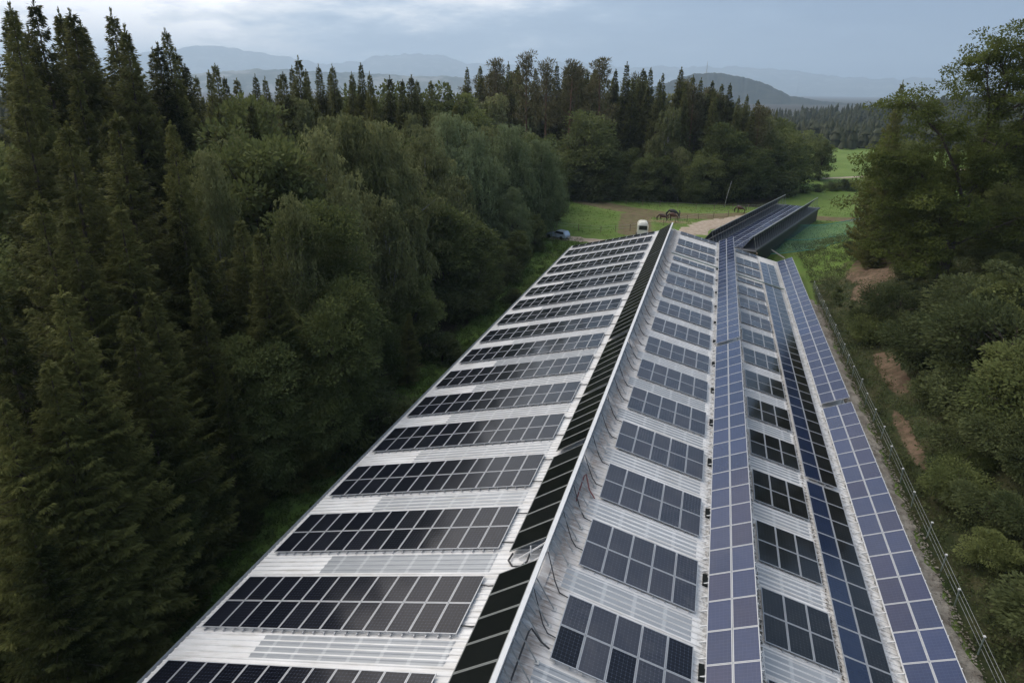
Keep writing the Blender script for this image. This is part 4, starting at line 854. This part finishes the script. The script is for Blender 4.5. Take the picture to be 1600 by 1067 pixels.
for lab, its in LABS.items():
    its.sort(); n_ = len(its)
    if n_ > 1:
        for q_, (_, ti) in enumerate(its):
            r_ = n_-1-q_
            w_ = ORD2[q_] if q_ < 15 and q_ <= r_ else (ORD2[r_].replace('leftmost', 'rightmost').replace('from left', 'from right') if r_ < 15 else None)
            if w_ and len((lab+' '+w_).split()) <= 16: TT[ti]['label'] = lab + ', ' + w_
# the big open-crowned tree on the right, limbs first
def big_tree():
    r = np.random.RandomState(77); B = np.array([30.3, 82.0]); g = gz(*B); b = MB(); tips = []
    T = lambda x, z, y=0: np.array([x, y, z])
    # x to the right, z up, in metres from the base; drawn after the forks of the real tree
    trunk = [T(0, -.6), T(.1, 3), T(.4, 6.5), T(.9, 9.5)]
    b.tube(trunk, [.55, .46, .40, .34], 9)
    limbs = [([T(.9, 9.5), T(2.2, 12.5, .3), T(4.2, 15.5, .2), T(6.8, 18.4, -.5), T(9.5, 20.0, -.8)], .25),
             ([T(.9, 9.5), T(1.0, 13, .4), T(1.4, 17, .2), T(2.2, 20.5, .4), T(3.6, 23.8, .2), T(6.2, 25.6, 0)], .24),
             ([T(1.2, 16.5, .2), T(.2, 19, -.3), T(-.6, 21.0, -.5), T(-1.0, 23.2, -.6)], .13), ([T(2.2, 20.5, .4), T(1.2, 22.4, .9), T(.4, 24.6, 1.0)], .10), ([T(3, 22.6), T(3.2, 24.6, -.4), T(4.4, 26.6, -.6)], .09),
             ([T(.4, 6.5), T(-2.0, 9.2, .6), T(-4.5, 11.6, .4), T(-7.4, 13.2, 0), T(-10.2, 13.6, -.3)], .20), ([T(.6, 8.2), T(-1.6, 12.0, -.8), T(-4.2, 15.4, -1.2), T(-7.4, 18.2, -.9), T(-8.8, 18.6, -.9)], .18),
             ([T(.2, 4.5), T(-3, 6, 1), T(-5.4, 7.2, 1.2), T(-7.6, 7.2, 1.0)], .16), ([T(.2, 4.0), T(3, 6, -1), T(6, 7.5, -1.5), T(9.5, 8.0, -1.5)], .15), ([T(1.6, 11.5), T(5, 12.5, 1), T(8.6, 13.4, 1.4), T(12, 13.4, 1.4)], .17),
             ([T(.1, 5.5), T(-1, 7, -2.6), T(-2.2, 8.6, -5)], .15), ([T(.5, 7.5), T(1.5, 9.5, 2.6), T(2.4, 11.4, 5)], .15), ([T(1.0, 10.5), T(.2, 13, -2.6), T(-.8, 15.2, -4.6)], .14), ([T(3.2, 14), T(6, 15.6, -2), T(9, 16.2, -3.6)], .13),
             ([T(-2.0, 9.2), T(-4, 9.5, -2), T(-6.6, 9.6, -3.2)], .12), ([T(-.1, 2.6), T(-2.5, 3.4, -1), T(-4.2, 3.6, -1.6), T(-6.0, 3.2, -1)], .12), ([T(-4.5, 11.6, .4), T(-6.4, 10.6, .8), T(-8.6, 10.4, .6)], .1), ([T(-3, 6, 1), T(-4.6, 4.8, 1.6), T(-6.0, 4.6, 1.8)], .1), ([T(1.4, 17, .2), T(4.6, 19.6, -1), T(8, 21.0, -2), T(11, 22.4, -2)], .12), ([T(4.2, 15.5), T(8, 17, 1.4), T(12, 17.6, 2)], .12), ([T(4.2, 15.5), T(5.0, 18.8, .6), T(7.4, 21.4, .9), T(9.6, 23.2, 1)], .13)]
    dens = []
    for pts, rad in limbs:
        n = len(pts); b.tube(pts, [rad*(1-.8*i/(n-1)) for i in range(n)], 6, cap=False)
        for i in range(n-1):
            for t_ in np.arange(0, 1, .17 if i > 0 else .5):
                c = pts[i]*(1-t_)+pts[i+1]*t_
                if i == 0 and t_ < .5: continue
                for q in range(3):
                    o = r.randn(3)*np.array([1.5, 1.6, .95]); e = c+o; tips.append((e, 0.62+.4*r.rand())); 
                    b.tube([c, (c+e)/2+np.array([0, 0, .15]), e], [.035, .02, .008], 3, cap=False)
    PP, DD = [], []
    for e, rr in tips:
        nl = int((200 if e[2] < 17 else 165)*(.4+1.0*r.rand())); u = r.randn(nl, 3); u /= np.linalg.norm(u, axis=1, keepdims=True)
        PP.append(e[None]+u*rr*(r.rand(nl, 1)**.5)*np.array([1.35, 1.35, .62])); DD.append(u+np.array([0, 0, -.2])+r.randn(nl, 3)*.5)
    P = np.concatenate(PP); D = np.concatenate(DD); sc = .6+.7*r.rand(len(P)); V = quads(P, D, .27*sc, .15*sc, r)
    t = thing('oak_tree', 'large open crowned broadleaf tree leaning over the bank at the right edge', 'tree', (B[0], B[1], g), (0, 0, .28))
    M['oak'] = foliage('oak_leaves', (0.028, 0.045, 0.010), (0.165, 0.19, 0.05), .38, .35)
    link('crown', leaf_mesh('crown', V, M['oak']), t); b.build('trunk', M['bark'], t, True)
big_tree()

# undergrowth: leaf tufts on the strip beside the left eave and over the bank
def tufts(name, lab, fpos, n, per, size, mat, seed, hgt=.25):
    r = np.random.RandomState(seed); C_ = fpos(r, n); n = len(C_)
    P = C_[:, None, :]+np.concatenate([r.randn(n, per, 2)*size, np.abs(r.randn(n, per, 1))*hgt*.8], -1); P = P.reshape(-1, 3)
    D = r.randn(len(P), 3)*.7+np.array([0, 0, .6]); sc = .5+r.rand(len(P)); V = quads(P, D, size*.75*sc, size*.42*sc, r)
    return prop(link(name, leaf_mesh(name, V, M[mat])), lab, 'undergrowth', kind='stuff')
def fp(r, n):
    y = 12+r.rand(n)**1.2*105; x = -15.6-r.rand(n)**.9*7.5; k = (r.rand(n) < np.clip(1.15-((y % 13)/13)*.6, 0, 1)); x, y = x[k], y[k]; return np.stack([x, y, ground_z(x, y)], -1)
tufts('undergrowth', 'low green weeds on the strip between left eave and forest', fp, 5200, 16, .20, 'weeds', 1)
def fp(r, n):
    y = 15+r.rand(n)**1.3*110; x = 19.4+r.rand(n)*26; m = mask_soil(x, y); k = (m < .45+.3*r.rand(n)); x, y = x[k], y[k]; return np.stack([x, y, ground_z(x, y)], -1)
tufts('bank_undergrowth', 'brambles and low leaves covering the bank right of the hall', fp, 14000, 14, .23, 'shrub', 2, .42)
def fp(r, n):
    y = 108+r.rand(n)*65; x = -40+r.rand(n)*85; k = (mask_soil(x, y) < .3) & (segdist(x, y, [(-34, 122), (-26, 119.5), (-19, 117.5), (-12, 117), (-6, 118.5), (-1, 124), (2.5, 132), (5, 140), (10, 149)]) > 2.6) & (segdist(x, y, [(.5, 128), (8.5, 146)]) > 4); x, y = x[k], y[k]; return np.stack([x, y, ground_z(x, y)], -1)
tufts('meadow_grass', 'tufts of grass standing in the horse meadow', fp, 9000, 5, .22, 'meadow_grass', 3, .15)

# ------------------------------------------------------------------ fences
t = thing('wire_fence', 'wire fence of grey posts along the gravel strip right of the hall', 'fence', (19.35, 26, -5.3))
for i in range(24):
    y = 23.3+i*3.05+rnd.uniform(-.15, .15); x = 19.35+rnd.uniform(-.08, .08); g = gz(x, y)
    b = MB(); dx = rnd.uniform(-.05, .1); b.tube([(x, y, g-.2), (x+dx, y, g+1.05)], .036, 6); b.box((x+dx-.055, y-.055, g+1.04), (x+dx+.055, y+.055, g+1.10), 1)
    o = b.build('fence_post', [M['conduit'], M['white_steel']], t); o.matrix_parent_inverse = Matrix.Translation((-19.35, -26, 5.3))
for hz_ in (.4, .7, 1.0):
    b = MB(); b.tube([(19.39, 23.3+i*3.05, gz(19.35, 23.3+i*3.05)+hz_) for i in range(24)], .008, 3)
    o = b.build('wire', M['galvanised'], t); o.matrix_parent_inverse = Matrix.Translation((-19.35, -26, 5.3))
for lab, pts, hh in (('thin paddock fence along the far side of the brown earth', [(-38, 167), (-22, 163), (-6, 158), (10, 160), (20, 163)], 1.35), ('thin paddock fence between the gravel path and the horses', [(-27, 126), (-14, 124.5), (-9, 128), (-3.4, 136), (3, 145), (9, 152)], 1.3)):
    x0, y0 = pts[0]; g0 = gz(x0, y0); t = thing('paddock_fence', lab, 'fence', (x0, y0, g0)); inv = Matrix.Translation((-x0, -y0, -g0)); P = []
    for (xa, ya), (xb, yb) in zip(pts[:-1], pts[1:]):
        n = max(1, round(math.hypot(xb-xa, yb-ya)/4)); P += [(xa+(xb-xa)*i/n, ya+(yb-ya)*i/n) for i in range(n)]
    P.append(pts[-1])
    for x, y in P:
        b = MB(); b.tube([(x, y, gz(x, y)-.2), (x, y, gz(x, y)+hh)], .06, 6); o = b.build('fence_post', M['timber'], t); o.matrix_parent_inverse = inv
    for q in (.7, 1.2):
        b = MB(); b.tube([(x, y, gz(x, y)+q) for x, y in P], .012, 3); o = b.build('wire', M['galvanised'], t); o.matrix_parent_inverse = inv

# ------------------------------------------------------------------ green netting on the slope by the shed
n = N('green_netting'); p = n.pos(); f = n.noise(p, 1.2, 4, .6); dd = n.bsdf((0.02, 0.13, 0.10), .7); tt = n.n('ShaderNodeBsdfTransparent'); x = n.n('ShaderNodeMixShader')
n.set(x.inputs[0], n.math('ADD', .06, n.math('MULTIPLY', f, .34))); n.t.links.new(tt.outputs[0], x.inputs[1]); n.t.links.new(dd, x.inputs[2]); M['net'] = n.done(x.outputs[0])
net = thing('netting', 'sagging blue green netting stretched over the grass right of the shed', 'netting', (17, 120, -5.5)); inv = Matrix.Translation((-17, -120, 5.5))
V = []; nu, nv = 30, 12; cA = [(17.5, 135, -4.6), (25, 134.5, -4.2), (33.5, 139.5, -2.6)]; cB = [(15.2, 113, -5.0), (22, 116.5, -4.9), (32, 119, -4.0)]
def bez(c, t): return np.array(c[0])*(1-t)**2+2*np.array(c[1])*t*(1-t)+np.array(c[2])*t*t
for i in range(nu):
    for j in range(nv):
        u, v = i/(nu-1), j/(nv-1); P = bez(cA, u)*(1-v)+bez(cB, u)*v; P[2] += -.5*math.sin(math.pi*v)+.12*math.sin(9*u+4*v)+.08*math.sin(17*v+5*u); P[2] = max(P[2], gz(P[0], P[1])+.12); V.append(tuple(P))
Fq = [(i*nv+j, (i+1)*nv+j, (i+1)*nv+j+1, i*nv+j+1) for i in range(nu-1) for j in range(nv-1)]
o = link('net_sheet', np_mesh('net_sheet', V, Fq, M['net'], True), net); o.matrix_parent_inverse = inv
M['rope'] = plain('teal_rope', (0.05, .22, .18), .7)
for j in (0, 5, nv-1):
    b = MB(); b.tube([V[i*nv+j] for i in range(nu)], .06, 5); o = b.build('edge_rope', M['rope'], net); o.matrix_parent_inverse = inv
b = MB(); b.bar((15.2, 112.4, -4.4), (17.0, 109.2, -4.9), .12); prop(b.build('loose_pole', M['concrete']), 'pale loose pole lying on the grass below the netting', 'pole')
b = MB(); b.tube([(34.5, 103, gz(34.5, 103)+.6), (39.5, 101, gz(39.5, 101)+.7)], [.2, .15], 8); prop(b.build('fallen_log', M['birch_bark'], smooth=True), 'fallen pale log on the red earth under the large tree', 'log')
b = MB(); b.tube([(0, 0, 0), (.3, 0, 2.5), (.9, .2, 6.0)], [.10, .08, .03], 6); o = b.build('leaning_trunk', M['birch_bark'], smooth=True); o.location = (8.2, 163.5, -6); prop(o, 'bare white birch trunk leaning at the edge of the meadow', 'tree trunk')

# ------------------------------------------------------------------ horse trailer and van
t = thing('horse_trailer', 'white horse trailer with a dark front window behind the left roof', 'trailer', (-6.3, 124.0, -6), (0, 0, math.radians(8)))
bm = bmesh.new(); prof = [(-.95, .45), (.95, .45), (.95, 2.2), (.75, 2.55), (.4, 2.68), (-.4, 2.68), (-.75, 2.55), (-.95, 2.2)]
fr = [bm.verts.new((x, -1.5+(.35 if z > 2.3 else 0), z)) for x, z in prof]; bk = [bm.verts.new((x, 1.7, z)) for x, z in prof]
bm.faces.new(fr[::-1] if False else fr); bm.faces.new(bk[::-1])
for i in range(8): bm.faces.new((fr[i], bk[i], bk[(i+1) % 8], fr[(i+1) % 8]))
bmesh.ops.recalc_face_normals(bm, faces=bm.faces); me = bpy.data.meshes.new('body'); bm.to_mesh(me); bm.free()
M['cream'] = plain('cream_paint', (.72, .71, .62), .35, 0, .1); M['glass_dark'] = plain('dark_glass', (.015, .017, .02), .1); M['tyre'] = plain('tyre_rubber', (.02, .02, .02), .8)
me.materials.append(M['cream']); link('body', me, t)
b = MB(); b.box((-.72, -1.54, 1.45), (.72, -1.47, 2.18)); b.build('window', M['glass_dark'], t)
for s in (-1, 1):
    for yy in (-.35, .55):
        b = MB(); b.tube([(s*.98, yy, .34), (s*1.16, yy, .34)], .34, 14); b.build('wheel', M['tyre'], t)
b = MB(); b.bar((0, -1.5, .5), (0, -2.9, .5), .1); b.tube([(0, -2.7, 0), (0, -2.7, .5)], .05, 6); b.build('drawbar', M['galvanised'], t)

def car(name, lab, loc, rz, paint):
    t = thing(name, lab, 'car', loc, (0, 0, rz)); side = [(-2.1, .35), (-2.15, .75), (-2.05, 1.0), (-1.75, 1.5), (-.2, 1.55), (.6, 1.1), (1.8, .95), (2.1, .7), (2.1, .35)]
    bm = bmesh.new(); L1 = [bm.verts.new((-.85+(.12 if z > 1.2 else 0), y, z)) for y, z in side]; R1 = [bm.verts.new((.85-(.12 if z > 1.2 else 0), y, z)) for y, z in side]
    bm.faces.new(L1); bm.faces.new(R1[::-1])
    for i in range(len(side)): bm.faces.new((L1[i], R1[i], R1[(i+1) % len(side)], L1[(i+1) % len(side)]))
    bmesh.ops.recalc_face_normals(bm, faces=bm.faces); bmesh.ops.bevel(bm, geom=bm.edges[:], offset=.05, segments=2, affect='EDGES'); me = bpy.data.meshes.new('body'); bm.to_mesh(me); bm.free(); me.materials.append(paint); link('body', me, t)
    for s in (-1, 1):
        b = MB(); b.add([(s*.86, -1.75, 1.02), (s*.86, .35, 1.06), (s*.765, -.2, 1.45), (s*.765, -1.6, 1.43), (s*.84, -1.75, 1.02), (s*.84, .35, 1.06), (s*.74, -.2, 1.45), (s*.74, -1.6, 1.43)], [(0, 1, 2, 3), (4, 7, 6, 5), (0, 4, 5, 1), (1, 5, 6, 2), (2, 6, 7, 3), (3, 7, 4, 0)]); b.build('side_window', M['glass_dark'], t)
        for yy in (-1.3, 1.35):
            b = MB(); b.tube([(s*.70, yy, .33), (s*.90, yy, .33)], .33, 16); b.build('wheel', M['tyre'], t)
    b = MB(); b.add([(-.7, -.12, 1.53), (.7, -.12, 1.53), (.78, .62, 1.13), (-.78, .62, 1.13), (-.7, -.1, 1.56), (.7, -.1, 1.56), (.78, .64, 1.16), (-.78, .64, 1.16)], [(0, 3, 2, 1), (4, 5, 6, 7), (0, 1, 5, 4), (1, 2, 6, 5), (2, 3, 7, 6), (3, 0, 4, 7)]); b.build('windscreen', M['glass_dark'], t)
M['car_paint'] = plain('pale_blue_paint', (.40, .47, .55), .2, .3, .05)
car('parked_car', 'pale blue car parked at the forest edge by the gravel path', (-20.6, 117.2, gz(-20.6, 117.2)), 1.2, M['car_paint'])

# ------------------------------------------------------------------ horses
def horse(lab, loc, rz, mat, head='down', s=1.0):
    # skeleton: joints with radii; nose points to +X
    J = {}; E_ = []
    def j(n_, x, y, z, rr): J[n_] = (x, y, z, rr)
    j('pelvis', -.55, 0, 1.20, .36); j('back', -.1, 0, 1.12, .40); j('chest', .42, 0, 1.14, .38); j('with', .62, 0, 1.28, .24)
    if head == 'down': j('neck1', .90, 0, 1.12, .15); j('neck2', 1.12, 0, .72, .12); j('poll', 1.20, 0, .42, .105); j('muzzle', 1.14, 0, .08, .065)
    else: j('neck1', .92, 0, 1.46, .15); j('neck2', 1.14, 0, 1.68, .12); j('poll', 1.30, 0, 1.80, .105); j('muzzle', 1.62, 0, 1.50, .065)
    E_ += [('pelvis', 'back'), ('back', 'chest'), ('chest', 'with'), ('with', 'neck1'), ('neck1', 'neck2'), ('neck2', 'poll'), ('poll', 'muzzle')]
    for sy, sn in ((-1, 'r'), (1, 'l')):
        j('st'+sn, -.62, sy*.17, .88, .13); j('ho'+sn, -.80, sy*.17, .52, .06); j('fe'+sn, -.72, sy*.17, .10, .045); j('hf'+sn, -.66, sy*.17, .03, .06)
        E_ += [('pelvis', 'st'+sn), ('st'+sn, 'ho'+sn), ('ho'+sn, 'fe'+sn), ('fe'+sn, 'hf'+sn)]
        j('el'+sn, .50, sy*.17, .88, .10); j('kn'+sn, .50+.06*sy, sy*.16, .48, .055); j('ff'+sn, .49+.08*sy, sy*.16, .10, .042); j('fh'+sn, .53+.08*sy, sy*.16, .03, .055)
        E_ += [('chest', 'el'+sn), ('el'+sn, 'kn'+sn), ('kn'+sn, 'ff'+sn), ('ff'+sn, 'fh'+sn)]
    ks = list(J); me = bpy.data.meshes.new('body'); me.from_pydata([J[k][:3] for k in ks], [(ks.index(a), ks.index(b_)) for a, b_ in E_], [])
    o = bpy.data.objects.new('body', me); COL.objects.link(o); md = o.modifiers.new('skin', 'SKIN'); md.use_smooth_shade = True
    for i, k in enumerate(ks): me.skin_vertices[0].data[i].radius = (J[k][3], J[k][3])
    me.skin_vertices[0].data[0].use_root = True
    sb = o.modifiers.new('sub', 'SUBSURF'); sb.levels = 1; sb.render_levels = 1
    bpy.context.view_layer.update(); dg = bpy.context.evaluated_depsgraph_get(); em = bpy.data.meshes.new_from_object(o.evaluated_get(dg)); em.name = 'body'
    bpy.data.objects.remove(o); em.materials.clear(); em.materials.append(mat)
    t = thing('horse', lab, 'horse', loc, (0, 0, rz), 'horses feeding in the paddock'); t.scale = (s, s, s); link('body', em, t)
    b = MB(); b.tube([(-.80, 0, 1.38), (-.95, 0, 1.2), (-1.0, 0, .8), (-.96, 0, .5)], [.05, .07, .09, .03], 6); b.build('tail', M['tyre'], t, True)
    b = MB(); px_, pz_ = J['poll'][0], J['poll'][2]
    for sy in (-1, 1): b.tube([(px_-.02, sy*.06, pz_+.07), (px_-.05, sy*.08, pz_+.2)], [.035, .008], 5)
    b.build('ears', mat, t, True)
    b = MB(); b.tube([(.55, 0, 1.50), (J['neck1'][0]-.06, 0, J['neck1'][2]+.17), (J['neck2'][0]+(.14 if head == 'down' else -.1), 0, J['neck2'][2]+.06), (px_+(.12 if head == 'down' else -.04), 0, pz_+.05)], [.03, .06, .06, .03], 6); b.build('mane', M['tyre'], t, True)
M['bay'] = plain('dark_bay_coat', (.055, .022, .014), .5); M['black_coat'] = plain('black_coat', (.016, .014, .014), .5); M['chestnut'] = plain('chestnut_coat', (.075, .028, .016), .5)
horse('dark brown horse at the left with its head down at the hay', (-3.9, 141.0, gz(-3.9, 141)), math.pi*.97, M['bay'], 'down', 1.05)
horse('reddish bay horse in front of the black one, feeding', (-1.9, 142.0, gz(-1.9, 142)), math.pi*1.02, M['chestnut'], 'down', 1.15)
horse('black horse standing behind the other two at the hay', (-2.1, 145.6, gz(-2.1, 145.6)), math.pi*.98, M['black_coat'], 'down', 1.25)
horse('lone brown horse farther right, partly behind the shed rack', (11.6, 156.5, gz(11.6, 156.5)), math.pi*.95, M['bay'], 'down', 1.1)
r_ = np.random.RandomState(9); P = np.stack([-2.6+r_.randn(1800)*1.9, 140.2+r_.randn(1800)*.8, np.zeros(1800)], -1); P[:, 2] = ground_z(P[:, 0], P[:, 1])+.05+np.abs(r_.randn(1800))*.08
M['hay'] = plain('hay', (.45, .36, .2), .9); prop(link('hay', leaf_mesh('hay', quads(P, r_.randn(1800, 3)*np.array([1, 1, .3]), .3, .06, r_), M['hay'])), 'scattered pale hay on the ground under the feeding horses', 'hay', kind='stuff')

# ------------------------------------------------------------------ air
bm = bmesh.new(); bmesh.ops.create_cube(bm, size=1.0); me = bpy.data.meshes.new('haze'); bm.to_mesh(me); bm.free()
hz = link('haze', me); hz.location = (-2000, 11000, 460); hz.scale = (46000, 27000, 1110); prop(hz, kind='stuff')
hm = bpy.data.materials.new('haze_air'); hm.use_nodes = True; ht = hm.node_tree; ht.nodes.clear(); ho = ht.nodes.new('ShaderNodeOutputMaterial'); pv = ht.nodes.new('ShaderNodeVolumePrincipled')
pv.inputs['Color'].default_value = (0.60, 0.75, 0.90, 1); pv.inputs['Density'].default_value = 0.00012; pv.inputs['Anisotropy'].default_value = 0.2
ht.links.new(pv.outputs[0], ho.inputs['Volume']); me.materials.append(hm)
